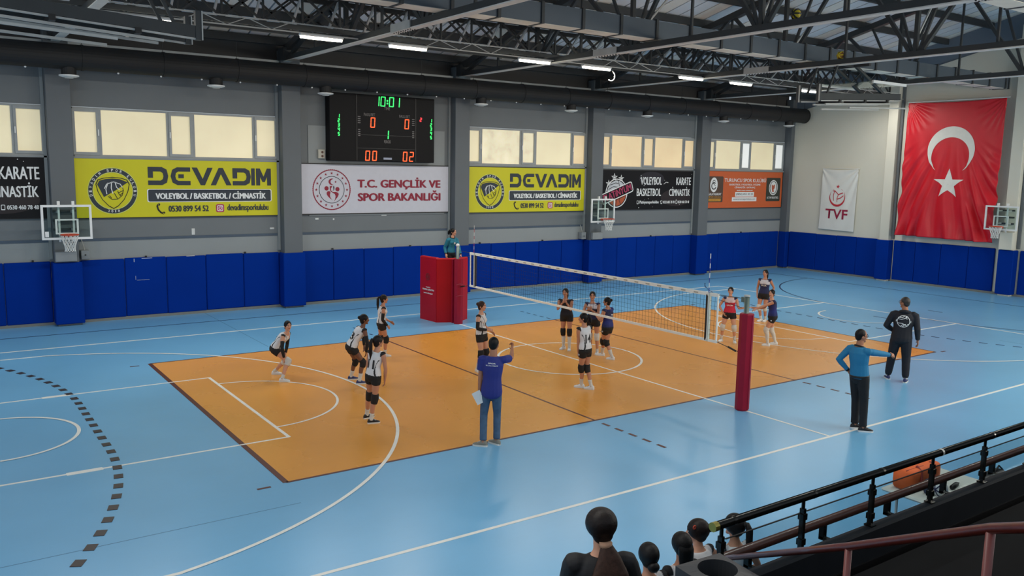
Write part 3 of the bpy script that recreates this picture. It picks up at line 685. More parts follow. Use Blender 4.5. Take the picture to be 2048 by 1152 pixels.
def blackban(lab, x0, x1, z0, z1, xs=None):
    t, P, w, h = banner('banner', lab, m_bk, x0, x1, z0, z1, xs=xs)
    for s, a, b, c, d in (('VOLEYBOL', .40, .632, .64, .845), ('KARATE', .795, .965, .64, .845), ('BASKETBOL', .362, .628, .345, .545), ('CİMNASTİK', .718, .958, .345, .59),
                          ('Platinyumsporkulubu', .395, .605, .125, .225), ('0533 685 70 70', .655, .785, .145, .215), ('0530 460 78 48', .822, .955, .145, .215)):
        text('lettering', s, m_pw, t, P, a * w, b * w, c * h, d * h, 0.006, fat=.008 if len(s) < 10 else .005)
    for q in (.376, .636, .806):
        a, b = q * w, .18 * h
        flat('icon', [rrect(a - .05, a + .05, b - .075, b + .075, .02), rrect(a - .035, a + .035, b - .045, b + .06, .015)], m_pw, t, P, 0.006)
    for k in range(26):
        flat('star_dot', [circ(random.uniform(.3, .98) * w, random.uniform(.03, .97) * h, random.uniform(.008, .022), 8)], m_pw, t, P, 0.005)
    m_vio = mat('banner_violet', (29, 28, 38), 0.6); m_win = mat('banner_wine', (33, 25, 28), 0.6)
    flat('cloud_print', [circ(.52 * w, .8 * h, .75, 24, .3)], m_vio, t, P, 0.002); flat('cloud_print', [circ(.8 * w, .3 * h, .95, 24, .38)], m_win, t, P, 0.002)
    flat('comet', [stroke([(.655 * w, .66 * h), (.68 * w, .71 * h), (.705 * w, .70 * h)], .025)], m_pw, t, P, 0.006)
    a, b, r = .15 * w, .42 * h, .62
    flat('badge_rim', [circ(a, b, r, 48, r * .99)], m_pw, t, P, 0.004); flat('badge_disc', [circ(a, b, r * .93, 48)], m_black, t, P, 0.006)
    flat('volleyball_half', [arcp(a, b, r * .86, 12, 196, 26)], mat('ball_grey', (196, 200, 206), 0.5), t, P, 0.008)
    flat('basketball_half', [arcp(a, b, r * .86, 196, 372, 26)], mat('ball_orange', (176, 84, 48), 0.6), t, P, 0.008)
    for pts in ([(-.75, .25), (-.3, .45), (.2, .4)], [(.15, .85), (.25, .4), (.2, .0)], [(-.6, .55), (-.1, .7), (.15, .65)]): flat('ball_line', [stroke([(a + r * p, b + r * q) for p, q in pts], .03)], m_black, t, P, 0.010)
    for pts in ([(-.6, -.55), (0, -.45), (.75, -.2)], [(-.1, -.2), (0, -.5), (-.05, -.86)], [(.3, -.1), (.25, -.5), (.4, -.75)]): flat('ball_line', [stroke([(a + r * p, b + r * q) for p, q in pts], .03)], m_black, t, P, 0.010)
    Q = lambda l: [(a + .04 + p * math.cos(.33) - q * math.sin(.33), b + .0 + p * math.sin(.33) + q * math.cos(.33)) for p, q in l]
    flat('ribbon_rim', [Q(rrect(-.92, .92, -.22, .24, .1))], m_pw, t, P, 0.012); flat('ribbon', [Q(rrect(-.88, .88, -.18, .20, .08))], m_bk, t, P, 0.014)
    text('lettering', 'PLATiNYUM', mat('print_rose', (176, 58, 96), 0.6), t, P, a + .04 - .82, a + .04 + .82, b - .13, b + .17, 0.017, 0.0, 0.33, fat=.012)
    for p, q, k in ((-.62, .66, .17), (-.2, 1.1, .19), (.32, 1.02, .17)):
        px, py = a + p * r * 1.2, b + q * r * .98
        flat('star', [star(px, py, k), star(px, py, k * .6)], m_pw, t, P, 0.008); flat('star_core', [star(px, py, k * .35)], m_pw, t, P, 0.008)
    return t
blackban('black sports club banner cut by the left edge of the picture', -16.0, -10.17, 3.08, 4.77)
blackban('black sports club banner with a ball badge, beside the middle wall hoop', 10.2, 15.88, 3.05, 4.71, 10.38)

# white ministry banner under the scoreboard
t, P, w, h = banner('banner', 'white ministry banner with red lettering under the scoreboard', m_banw, -2.74, 2.93, 3.08, 4.73, m_black, 0.035)
text('lettering', 'T.C. GENÇLİK VE', m_maroon, t, P, .353 * w, .937 * w, .49 * h, .755 * h, 0.006, fat=.022)
text('lettering', 'SPOR BAKANLIĞI', m_maroon, t, P, .355 * w, .937 * w, .245 * h, .475 * h, 0.006, fat=.022)
a, b, r = .188 * w, .485 * h, .68
n = 120
flat('emblem_rope', [[(a + r * (1 + .018 * (i % 2)) * math.cos(2 * PI * i / n), b + r * (1 + .018 * (i % 2)) * math.sin(2 * PI * i / n)) for i in range(n)], circ(a, b, r * .955, 60)], m_maroon, t, P)
flat('emblem_ring', [circ(a, b, r * .675, 56), circ(a, b, r * .645, 56)], m_ink, t, P)
for k in range(16):
    an = PI / 2 + 2 * PI * k / 16; flat('emblem_star', [star(a + r * .815 * math.cos(an), b + r * .815 * math.sin(an), .055)], m_maroon, t, P)
E_ = lambda l: [(a + (p - 600) / 450 * r, b - (q - 578) / 480 * r) for p, q in l]
flat('emblem_crescent', [E_([(645, 320), (600, 310), (555, 325), (525, 365), (525, 410), (555, 450), (600, 468), (645, 460), (605, 448), (575, 415), (572, 370), (600, 335)])], m_maroon, t, P)
flat('emblem_star', [star(a + .09 / .45 * r, b + .39 * r, .05)], m_maroon, t, P)
for c in ((475, 545), (735, 565)): flat('emblem_head', [[(a + (c[0] - 600) / 450 * r + .075 * math.cos(2 * PI * i / 20), b - (c[1] - 578) / 480 * r + .075 * math.sin(2 * PI * i / 20)) for i in range(20)]], m_maroon, t, P)
flat('emblem_body', [E_([(555, 490), (615, 490), (580, 550), (585, 600), (620, 630), (700, 630), (755, 650), (765, 690), (740, 750), (690, 810), (650, 860), (680, 790), (690, 730), (670, 680), (620, 650), (570, 620), (552, 560)])], m_maroon, t, P)
flat('emblem_body', [E_([(475, 650), (500, 615), (545, 610), (570, 645), (555, 690), (560, 750), (590, 800), (630, 835), (570, 795), (510, 740), (480, 695)])], m_maroon, t, P)
flat('emblem_flame', [E_([(650, 475), (665, 530), (655, 585), (610, 608), (640, 580), (635, 540), (630, 510)])], m_ink, t, P)
# orange banner in the corner
t, P, w, h = banner('banner', 'orange sports club banner in the far corner beside the end wall', m_oran, 16.62, 22.2, 3.05, 4.76, xs=16.86)
for s, a_, b_, c_, d_, bo in (('TURUNCU SPOR KULÜBÜ', .205, .765, .71, .83, .0), ('BASKETBOL I VOLEYBOL I YÜZME', .27, .69, .615, .675, .0), ('CİMNASTİK I SATRANÇ', .34, .62, .53, .6, .0), ('TENİS I HALK OYUNLARI', .37, .585, .465, .5, .01)):
    text('lettering', s, m_pw, t, P, a_ * w, b_ * w, c_ * h, d_ * h, 0.006, fat=.004 + bo * .2)
flat('phone_box', [rect(.352 * w, .607 * w, .305 * h, .435 * h)], m_pw, t, P); text('lettering', '(0850) 455 30 25', m_ink, t, P, .365 * w, .592 * w, .335 * h, .405 * h, 0.008, .01)
flat('web_box', [rect(.312 * w, .645 * w, .175 * h, .29 * h)], m_pw, t, P); text('lettering', 'www.turuncusporkulubu.com', m_ink, t, P, .33 * w, .625 * w, .2 * h, .265 * h, 0.008, .0)
m_br = mat('logo_brown', (84, 66, 56), 0.6); m_gr = mat('logo_slate', (56, 60, 52), 0.6)
flat('logo_box', [rrect(-.0 * w + .005, .19 * w, .16 * h, .86 * h, .06)], m_br, t, P); flat('logo_box', [rrect(.775 * w, .975 * w, .17 * h, .84 * h, .06)], m_gr, t, P)
a, b = .07 * w, .63 * h
flat('logo_oval', [circ(a, b, .25, 36, .34)], m_pw, t, P, .008); flat('logo_g', [stroke(arcp(a, b - .05, .15, 50, 340, 16), .05)], m_black, t, P, .010); flat('logo_s', [stroke(arcp(a, b + .12, .09, 20, 200, 10) + [(a + .02, b + .02), (a + .1, b - .05)], .03)], m_black, t, P, .011)
text('lettering', 'GALATASARAY', m_pw, t, P, -.02 + .03, .17 * w, .345 * h, .41 * h, .008, .015); text('lettering', 'SPOR OKULU', mat('logo_amber', (206, 150, 50), 0.6), t, P, .01 * w, .17 * w, .28 * h, .325 * h, .008)
flat('amber_bar', [rect(.01 * w, .165 * w, .185 * h, .255 * h)], MATS['logo_amber'], t, P, .008); text('lettering', 'ÇEKMEKÖY', m_br, t, P, .015 * w, .155 * w, .2 * h, .24 * h, .010)
a, b = .875 * w, .56 * h
flat('logo_ring', [circ(a, b, .33, 40, .37), circ(a, b, .28, 40, .32)], m_pw, t, P, .008); flat('logo_disc', [circ(a, b, .23, 36, .29)], m_pw, t, P, .008)
flat('logo_mark', [[(a - .14, b + .16), (a - .02, b + .1), (a + .12, b + .17), (a + .1, b - .02), (a + .02, b - .1), (a + .06, b - .2), (a - .06, b - .22), (a - .12, b - .05)]], mat('logo_rust', (190, 96, 70), 0.6), t, P, .010)
text('lettering', 'ALTYAPI BASKETBOL', m_pw, t, P, .79 * w, .955 * w, .245 * h, .305 * h, .008, .015)

# ================================================================== SCOREBOARD
sb = thing('scoreboard', 'black electronic scoreboard with green and red digits reading 10:01', 'scoreboard', (0.12, 10.8, 4.84))
X0, X1, Z0, Z1 = -1.87, 2.12, 4.85, 7.1
m_cab = mat('scoreboard_black', (13, 12, 15), 0.5, var=0.1, spec=.15)
MB().bbox(X0, X1, 10.62, 10.97, Z0, Z1, b=0.02).build('cabinet', m_cab, sb)
for f in (.245, .81): box('seam', m_black, sb, X0 + f * 3.99 - .012, X0 + f * 3.99 + .012, 10.61, 10.63, Z0 + .03, Z1 - .03)
for f in (.40, .20): box('seam', m_black, sb, X0 + .245 * 3.99, X0 + .81 * 3.99, 10.612, 10.63, Z0 + f * 2.25 - .008, Z0 + f * 2.25 + .008)
P = wallframe(X0, Z0, 10.62); W_, H_ = X1 - X0, Z1 - Z0
m_g = mat('led_green', (60, 255, 120), 0.5, var=0.01, emit=.95); m_r = mat('led_orange_red', (255, 92, 40), 0.5, var=0.01, emit=1.0); m_r2 = mat('led_red', (255, 60, 70), 0.5, var=0.01, emit=.9)
m_cap = mat('caption_grey', (120, 116, 116), 0.6)
SEG = {'0': 'abcdef', '1': 'bc', '2': 'abged', '3': 'abgcd', '4': 'fgbc', '5': 'afgcd'}
def digit(ch, fx, fy0, fy1, m, wr=.5, th=.10):
    h = (fy1 - fy0) * H_; w = h * wr; x = fx * W_; y = fy0 * H_; q = h * th; sl = .06
    sh = lambda l: [(x + a + (b / h - .5) * sl * h, y + b) for a, b in l]
    S_ = {'a': rect(-w / 2 + q * .55, w / 2 - q * .55, h - q, h), 'd': rect(-w / 2 + q * .55, w / 2 - q * .55, 0, q), 'g': rect(-w / 2 + q * .5, w / 2 - q * .5, h / 2 - q / 2, h / 2 + q / 2),
          'f': rect(-w / 2, -w / 2 + q, h / 2 + q * .12, h - q * .3), 'b': rect(w / 2 - q, w / 2, h / 2 + q * .12, h - q * .3), 'e': rect(-w / 2, -w / 2 + q, q * .3, h / 2 - q * .12), 'c': rect(w / 2 - q, w / 2, q * .3, h / 2 - q * .12)}
    mb = MB()
    for c in SEG[ch]:
        q_ = sh(S_[c]); mb.add([P @ V((p[0], p[1], 0)) for p in q_] + [P @ V((p[0], p[1], .006)) for p in q_], [(3, 2, 1, 0), (4, 5, 6, 7), (0, 1, 5, 4), (1, 2, 6, 5), (2, 3, 7, 6), (3, 0, 4, 7)])
    mb.build('digit', m, sb)
for ch, fx in (('1', .435), ('0', .492), ('0', .573), ('1', .63)): digit(ch, fx, .835, .985, m_g, .55)
flat('colon', [circ(.533 * W_, .925 * H_, .032, 12), circ(.533 * W_, .885 * H_, .032, 12)], m_g, sb, P, .004)
for i in range(5):
    digit('12345'[i], .083, .635 - i * .066, .69 - i * .066, m_g, .6, .2); digit('12345'[i], .965, .635 - i * .066, .69 - i * .066, m_g, .6, .2)
digit('0', .395, .51, .665, m_r); digit('0', .722, .51, .665, m_r); digit('2', .861, .635, .70, m_r2, .6, .2)
digit('1', .535, .345, .48, m_g, .3, .12)
for ch, fx in (('0', .345), ('0', .41), ('0', .705), ('2', .768)): digit(ch, fx, .012, .165, m_r)
for s, fx, fy, wd in (('TIME', .53, .785, .055), ('FAUL/SET', .365, .68, .105), ('FAUL/SET', .70, .68, .105), ('PERIOD', .533, .285, .065)):
    text('caption', s, m_cap, sb, P, (fx - wd / 2) * W_, (fx + wd / 2) * W_, fy * H_, (fy + .045) * H_, .004, .01)
for fx in (.268, .785):
    for i in range(4): flat('dim_lamp', [rect(fx * W_ - .05, fx * W_ + .05, (.66 - i * .03) * H_, (.672 - i * .03) * H_)], m_cap, sb, P, .004)
    for i in range(4): flat('dim_lamp', [rect(fx * W_ - .04, fx * W_ + .04, (.47 - i * .03) * H_, (.482 - i * .03) * H_)], m_cap, sb, P, .004)
flat('maker_plate', [rect(.495 * W_, .575 * W_, .035 * H_, .065 * H_)], mat('plate_blue_grey', (150, 156, 176), 0.5), sb, P, .004)
jb = thing('socket_box', 'small pale socket box at the lower left corner of the scoreboard', 'socket box', (-2.05, 10.9, 5.05))
MB().bbox(-2.17, -1.93, 10.86, 10.99, 4.92, 5.22, b=.012).build('case', mat('box_cream', (180, 176, 164), 0.5), jb)
for z in (5.0, 5.13): MB().tube([(-2.03, 10.865, z), (-2.03, 10.85, z)], .04, 14).build('socket', mat('socket_brown', (84, 50, 40), 0.5), jb)

# ================================================================== FLAGS ON THE END WALL
def cloth_thing(name, lab, y0, y1, z0, z1, x, taper, fold, m, amp):
    """hanging cloth; u 0..1 left to right (y falls), v 0..1 bottom to top"""
    t = thing(name, lab, 'flag', (x, (y0 + y1) / 2, z0), group='flags on the end wall')
    def S_(u, v, off=0.0):
        yy = y0 + (y1 - y0) * u + taper * (1 - v) * (0.5 + 0 * u); zz = z0 + (z1 - z0) * v
        sag = fold(u, v)
        return V((x - 0.05 - amp * sag - off, yy, zz - 0.05 * math.sin(PI * u) * v ** 6 - 0.04 * u * (1 - v)))
    n, k = 120, 120
    vs = [S_(i / n, j / k) for j in range(k + 1) for i in range(n + 1)]
    fs = [(j * (n + 1) + i, j * (n + 1) + i + 1, (j + 1) * (n + 1) + i + 1, (j + 1) * (n + 1) + i) for j in range(k) for i in range(n)]
    o = MB().add(vs, fs).build('cloth', m, t, True)
    md = o.modifiers.new('thickness', 'SOLIDIFY'); md.thickness = 0.004
    return t, S_
def fold_big(u, v):
    """creases fanning down from the middle, pulls from the pinned corners, gentle billow"""
    ap = (0.5, 0.86); th = math.atan2(u - ap[0], ap[1] - v + .02); r = math.hypot((u - ap[0]) * .8, ap[1] - v)
    low = max(0, min(1, (.72 - v) / .4))
    s = .55 * math.sin(21 * th + 2.5 * math.sin(4 * v)) * low * r
    s += .6 * math.sin(47 * th + 5 * v + 2 * math.sin(9 * u)) * low * r * (.5 + .5 * math.sin(7 * u + 1))
    for cu, sg, k in ((0.0, 1, 1.0), (1.0, -1, .7)):                     # pulls from the upper corners
        a_ = math.atan2(sg * (u - cu) + .01, 1.01 - v); q = math.hypot(u - cu, (1 - v) * 1.4)
        s += k * .30 * math.sin(26 * a_) * max(0, 1 - q * 2.8) * min(1, q * 12)
    for cu, sg in ((0.0, 1), (1.0, -1)):                                 # heavy folds to the lower corners
        d = (u - cu) * sg - .62 * (v * .9) - .03
        s += .75 * math.exp(-(d / .03) ** 2) * max(0, 1 - abs(v - .22) * 3.4) + .5 * math.exp(-((d - .1) / .025) ** 2) * max(0, 1 - abs(v - .2) * 4)
    s += .25 * math.sin(60 * u + 6 * v) * max(0, .16 - v) * 4
    s += .16 * math.sin(33 * (u + .12 * v)) * math.exp(-((v - .55) / .16) ** 2) * (.4 + abs(u - .5))
    return s
m_flag = mat('flag_red_cloth', (206, 22, 40), 0.45, var=0.04, scale=3)
fl, SF = cloth_thing('national_flag', 'huge red flag with white crescent and star on the end wall', 4.55, 0.50, 2.12, 7.80, 22.16, 0.18, fold_big, m_flag, 0.20)
def surf(S_, loops_outer, loops_inner, name, m, par, n2=6):
    """strip between two matching outlines (u, v), laid on the cloth"""
    k = len(loops_outer); vs = []
    for j in range(n2 + 1):
        for a, b in zip(loops_outer, loops_inner): vs.append(S_(a[0] + (b[0] - a[0]) * j / n2, a[1] + (b[1] - a[1]) * j / n2, 0.012))
    fs = []
    for j in range(n2):
        for i in range(k):
            fs.append((j * k + i, j * k + (i + 1) % k, (j + 1) * k + (i + 1) % k, (j + 1) * k + i))
    MB().add(vs, fs).build(name, m, par, True)
m_fw = mat('flag_white_print', (226, 224, 216), 0.7, var=0.03)
AR = 4.05 / 5.68
def crescent_pts(cu, cv, r, ci, ri, n=90):
    """outer arc and inner arc (opening downwards) of a crescent with equal point counts"""
    d = ci
    a_int = math.acos(max(-1, min(1, (r * r + d * d - ri * ri) / (2 * r * d)))); b_int = math.acos(max(-1, min(1, (d * d + ri * ri - r * r) / (2 * d * ri))))
    o, q = [], []
    for i in range(n + 1):
        t = i / n
        ao = -PI / 2 + a_int + (2 * PI - 2 * a_int) * t; ai = -PI / 2 + (PI - b_int) + (2 * PI - 2 * (PI - b_int)) * t
        o.append((cu + r * math.cos(ao), cv + r * math.sin(ao) * AR)); q.append((cu + ri * math.cos(ai), cv + (-d + ri * math.sin(ai)) * AR))
    return o, q
o_, i_ = crescent_pts(.50, .645, .245, .062, .196)
MBc = MB(); n2 = 5; k = len(o_)
MBc.add([SF(a[0] + (b[0] - a[0]) * j / n2, a[1] + (b[1] - a[1]) * j / n2, .012) for j in range(n2 + 1) for a, b in zip(o_, i_)], [(j * k + i, j * k + i + 1, (j + 1) * k + i + 1, (j + 1) * k + i) for j in range(n2) for i in range(k - 1)])
MBc.build('crescent', m_fw, fl, True)
st = star(0, 0, .16); dense = []
for i in range(10):
    a, b = st[i], st[(i + 1) % 10]; dense += [(a[0] + (b[0] - a[0]) * j / 6, a[1] + (b[1] - a[1]) * j / 6) for j in range(6)]
surf(SF, [(.51 + p[0], .40 + p[1] * AR) for p in dense], [(.51 + p[0] * .02, .40 + p[1] * .02 * AR) for p in dense], 'star', m_fw, fl, 8)
MB().bar((22.13, 4.6, 7.82), (22.13, 0.4, 7.82), 0.03, 0.03).build('hanging_rod', m_white, fl)
def fold_small(u, v):
    s = .5 * math.sin(9 * math.atan2(1.02 - v, 1.05 - u) * 1.6) * max(0, 1 - math.hypot(1 - u, (1 - v) * .9) * 1.0) + .35 * math.sin(11 * math.atan2(1.02 - v, u + .05)) * max(0, .8 - math.hypot(u, (1 - v) * .9))
    return s + .3 * math.sin(5 * (u * .7 - v * 1.6) + 1) * .5 + .2 * math.sin(16 * (u - .4 * v)) * (1 - v) * .5
m_tvf = mat('white_flag_cloth', (224, 224, 218), 0.7, var=0.02, scale=3)
tv, ST = cloth_thing('white_flag', 'white hanging flag with red TVF letters and ball emblem on the end wall', 8.78, 6.90, 2.10, 4.97, 22.44, 0.10, fold_small, m_tvf, 0.045)
m_tr = mat('print_red', (196, 44, 56), 0.6)
TF = lambda v: ST(v.x, v.y, 0.012)
text('lettering', 'TVF', mat('print_crimson', (150, 28, 60), 0.6), tv, None, .17, .80, .185, .345, 0, .02, fn=TF)
A2 = 1.88 / 2.87
arcs = lambda cu, cv, r, a0, a1, n=24: [(cu + r * math.cos(R(a0 + (a1 - a0) * i / n)), cv + r * A2 * math.sin(R(a0 + (a1 - a0) * i / n))) for i in range(n + 1)]
flat('emblem_crescent', [arcs(.475, .535, .225, 118, 422, 50) + arcs(.475, .555, .205, 425, 115, 50)], m_tr, tv, None, 0, TF)
flat('emblem_star', [[(.475 + (p[0]), .715 + p[1] * A2) for p in star(0, 0, .055)]], m_tr, tv, None, 0, TF)
for pts in ([(.35, .64), (.40, .645), (.50, .585), (.62, .615)], [(.39, .64), (.365, .57), (.375, .48)], [(.50, .585), (.465, .52), (.47, .465)], [(.47, .51), (.56, .53), (.64, .57)]):
    flat('emblem_line', [stroke(pts, .016)], m_tr, tv, None, 0, TF)
MB().tube([(22.4, 8.8, 4.98), (22.4, 6.85, 4.98)], .012, 6).build('hanging_rod', m_white, tv)

# ================================================================== WALL HOOPS
m_rim = mat('rim_orange', (190, 66, 36), 0.45); m_cord = mat('net_cord', (226, 226, 222), 0.8); m_acr = MATS['board_glass']; m_mint = mat('board_marking', (196, 208, 204), 0.6)
def hoop(lab, loc, rz):
    """local: board faces -y, wall behind at +y"""
    t = thing('wall_hoop', lab, 'basketball hoop', loc, rz, 'wall-mounted basketball hoops')
    M = wm(t)
    def bb(name, m, *a):
        mb = MB().box(*a); mb.v = [M @ p for p in mb.v]; return mb.build(name, m, t)
    def tb(name, m, pts, r, n=8, **k):
        mb = MB().tube(pts, r, n, **k); mb.v = [M @ p for p in mb.v]; return mb.build(name, m, t, True)
    g = bb('backboard', m_acr, -.6, .6, -.012, .012, 0, .9)
    fr = MB().box(-.63, .63, -.025, .025, -.03, .03).box(-.63, .63, -.025, .025, .87, .93).box(-.63, -.57, -.025, .025, .03, .87).box(.57, .63, -.025, .025, .03, .87); fr.v = [M @ p for p in fr.v]; fr.build('board_frame', m_white, t)
    fr = MB().box(-.29, .29, -.018, -.012, .12, .16).box(-.29, .29, -.018, -.012, .50, .54).box(-.29, -.24, -.018, -.012, .16, .50).box(.24, .29, -.018, -.012, .16, .50); fr.v = [M @ p for p in fr.v]; fr.build('target_square', m_mint, t)
    for x in (-.18, .18):
        bb('mast', m_white, x - .025, x + .025, .06, .10, -.1, 1.02); bb('mount_arm', m_steel_l, x - .03, x + .03, .1, .46, .2, .26); bb('mount_arm', m_steel_l, x - .03, x + .03, .1, .46, .7, .76)
        bb('bolt_plate', m_white, x - .035, x + .035, .03, .1, .93, 1.03)
    for z in (.2, .45, .72): bb('cross_brace', m_steel, -.3, .3, .38, .44, z, z + .06)
    bb('rim_bracket', m_rim, -.12, .12, -.17, -.012, .06, .13)
    ring = [(.225 * math.cos(2 * PI * i / 28), -.39 + .225 * math.sin(2 * PI * i / 28), .13) for i in range(28)]
    tb('rim', m_rim, ring, .016, 8, closed=True)
    net = MB(); N_ = 12
    prof = [(.225, .12), (.20, .03), (.165, -.08), (.135, -.18), (.125, -.27), (.14, -.33)]
    for s in (1, -1):
        for k in range(N_):
            pts = [(r * math.cos(2 * PI * (k + s * .5 * j) / N_), -.39 + r * math.sin(2 * PI * (k + s * .5 * j) / N_), z) for j, (r, z) in enumerate(prof)]
            net.tube(pts, .007, 4)
    net.v = [M @ p for p in net.v]; net.build('net', m_cord, t, kind='stuff')
    return t, bb
t, bb = hoop('wall-mounted basketball hoop with clear board, at the left over the blue mats', (-9.86, 10.1, 2.55), 0)
bb('maker_sticker', m_white, -.55, -.46, -.016, -.012, .05, .2)
hoop('wall-mounted basketball hoop with clear board beside the black badge banner', (9.74, 10.1, 2.62), 0)
hoop('wall-mounted basketball hoop with clear board in front of the big red flag', (21.75, 0.12, 2.66), R(-90))
m_boxg = mat('grey_box', (138, 142, 144), 0.6)
for lab, a in (('grey board pad on the column below the left wall hoop', (-10.15, -9.6, 10.46, 10.6, 1.86, 2.15)), ('grey board pad on the column below the middle wall hoop', (9.55, 10.1, 10.46, 10.6, 1.86, 2.15)), ('grey board pad on the end wall below the right hoop', None)):
    if a: o = MB().bbox(*a, b=.015).build('column_board', m_boxg, None)
    else: o = MB().bbox(22.02, 22.17, -.25, .25, 1.86, 2.55, b=.015).build('column_board', m_endwall, None)
    tag(o, lab, 'board', 'boards below the hoops')
for lab, a in (('small pale junction box beside the column under the left hoop', (-9.46, -9.24, 10.7, 10.99, 1.88, 2.14)), ('small pale junction box on the wall left of the middle hoop column', (9.2, 9.44, 10.75, 10.99, 1.86, 2.15))):
    o = thing('junction_box', lab, 'junction box', ((a[0] + a[1]) / 2, 10.85, a[4]), group='junction boxes'); MB().bbox(*a, b=.012).build('case', m_boxg, o)
    x = (a[0] + a[1]) / 2; MB().tube([(x, a[2] + .01, a[4] + .13), (x, a[2] - .012, a[4] + .13)], .022, 10).build('knob', m_black, o); MB().tube([(x, a[2] + .1, a[5]), (x - .05, 10.96, a[5] + .3)], .01, 6).build('conduit', m_steel_l, o)

# ================================================================== VOLLEYBALL NET
vn = thing('volleyball_net', 'black volleyball net with white tapes stretched across the orange court', 'volleyball net', (0, 0, 0))
m_netc = mat('net_black_cord', (16, 18, 24), 0.8)
NB, NT = 1.27, 2.24
m_band = mat('side_band_cloth', (206, 210, 196), 0.8)
MB().box(-.02, .02, -4.75, 4.75, NT - .07, NT).build('top_tape', m_white_cloth, vn)
MB().box(-.018, .018, -4.75, 4.75, NB - .05, NB).build('bottom_tape', m_white_cloth, vn)
for y in (-4.5, 4.5): MB().box(-.024, .024, y - .025, y + .025, NB - .05, NT).build('side_band', m_band, vn)
for y in (-4.73, 4.73): MB().box(-.012, .012, y - .015, y + .015, NB - .05, NT).build('end_tape', m_white_cloth, vn)
for y in (-4.44, 4.44): MB().box(-.02, .02, y - .018, y + .018, NB - .03, NT - .05).build('antenna_sleeve', m_black, vn)
mb = MB(); cw = .0035
for k in range(1, 95): mb.box(-cw / 2, cw / 2, -4.75 + k * .1 - cw / 2, -4.75 + k * .1 + cw / 2, NB, NT - .07)
for k in range(1, 9): mb.box(-cw / 2, cw / 2, -4.73, 4.73, NB + k * .1 - cw / 2, NB + k * .1 + cw / 2)
mb.build('net_mesh', m_netc, vn, kind='stuff')
m_ar = mat('antenna_red', (186, 36, 50), 0.5)
for y in (-4.5, 4.5):
    for k in range(8): MB().tube([(-.03, y, NT + k * .1), (-.03, y, NT + k * .1 + .1)], .006 if y > 0 else .008, 6).build('antenna_band', m_white if k % 2 else (m_ar if y > 0 else mat('antenna_blue', (34, 50, 150), 0.5)), vn)
    MB().tube([(-.03, y, NB), (-.03, y, NT)], .007, 6).build('antenna_shaft', m_white, vn)
m_cable = mat('cable_dark', (40, 56, 58), 0.5)
for s in (-1, 1):
    MB().tube([(0, s * 4.75, NT - .02), (0, s * 5.35, NT - .01)], .007, 6).build('top_cable', m_cable, vn)
    MB().tube([(0, s * 4.75, NT - .12), (0, s * 5.35, NT - .2)], .006, 6).build('top_cable', m_cable, vn)
    MB().tube([(0, s * 4.75, NB - .02), (0, s * 5.35, NB - .13)], .008, 6).build('bottom_cable', m_cable, vn)
    MB().tube([(0, s * 5.05, NB - .07), (0, s * 5.25, NB - .12)], .02, 8).build('tensioner', m_black, vn)
for k in range(24): MB().box(-.024, -.0205, -4.2 + k * .36, -4.2 + k * .36 + .12, NT - .05, NT - .025).build('tape_print', mat('tape_ink', (176, 168, 150), 0.7), vn)
# near post with red padding
ps = thing('net_post', 'net post in tall dark red padding nearest the stand', 'net post', (0, -5.48, 0), group='net posts')
m_post = mat('post_green_grey', (104, 120, 114), 0.4, 0.4); m_redp = mat('red_pad_dark', (150, 20, 48), 0.5, var=0.05, spec=.25)
MB().tube([(0, -5.46, 0), (0, -5.46, 2.28)], .05, 16).build('pole', m_post, ps, True)
MB().tube([(0, -5.46, 2.28), (0, -5.46, 2.31)], .06, 16).build('cap', m_steel_l, ps)
MB().box(-.03, .03, -5.42, -5.34, 2.16, 2.26).build('winch_hook', m_post, ps)
pd = MB().tube([(0, -5.48, .0), (0, -5.48, .03), (0, -5.48, 1.93), (0, -5.48, 1.95)], [.125, .14, .14, .128], 8).build('post_pad', m_redp, ps)
MB().box(-.003, .003, -5.63, -5.62, .02, 1.93).build('pad_seam', m_maroon, pd)
# far post and the padded referee stand
ps = thing('net_post', 'net post rising beside the red padded referee stand', 'net post', (0, 5.48, 0), group='net posts')
MB().tube([(0, 5.46, 0), (0, 5.46, 2.34)], .05, 16).build('pole', m_post, ps, True)
MB().ball((0, 5.46, 2.385), .055, nu=14, nv=10).build('wheel', m_white, ps, True)
MB().tube([(0.02, 5.43, 0), (0.02, 5.43, 1.98)], .14, 8).build('post_pad', m_redp, ps)
for z in (1.2, .85): MB().tube([(-.13, 5.32, z), (-.02, 5.28, z + .03), (.1, 5.3, z)], .015, 6).build('strap', m_maroon, ps)
rs = thing('referee_stand', 'tall red padded referee stand with white lettering beside the net', 'referee stand', (0.1, 6.2, 0))
def slab(p, q, z0, z1, th, m, name, par, b=.03):
    p, q = V((*p, 0)), V((*q, 0)); d = (q - p).normalized(); n_ = V((d.y, -d.x, 0))
    c = [p, q, q - n_ * th, p - n_ * th]; ci = [p + d * b - n_ * b, q - d * b - n_ * b, q - d * b - n_ * (th - b), p + d * b - n_ * (th - b)]
    rings = [[V((a.x, a.y, z0)) for a in c], [V((a.x, a.y, z1 - b)) for a in c], [V((a.x, a.y, z1)) for a in ci]]
    return MB().loft(rings).build(name, m, par)
A_, B_, D_ = (-.55, 6.75), (-.47, 5.90), (.72, 5.98)
f1 = slab((-.55, 6.78), (-.47, 5.92), .0, 1.98, .14, m_red, 'pad_side', rs)
f2 = slab((-.47, 5.90), (.12, 5.62), .0, 1.97, .14, mat('red_vinyl_b', (170, 8, 24), 0.45, var=0.05, scale=1.5, bump=.1, spec=.25), 'pad_front', rs)
f3 = slab((.14, 5.62), (.70, 6.00), .0, 1.96, .14, m_red, 'pad_front', rs)
MB().box(-.1, .1, 5.58, 5.63, .0, 1.95).build('pad_flap', m_redp, rs)
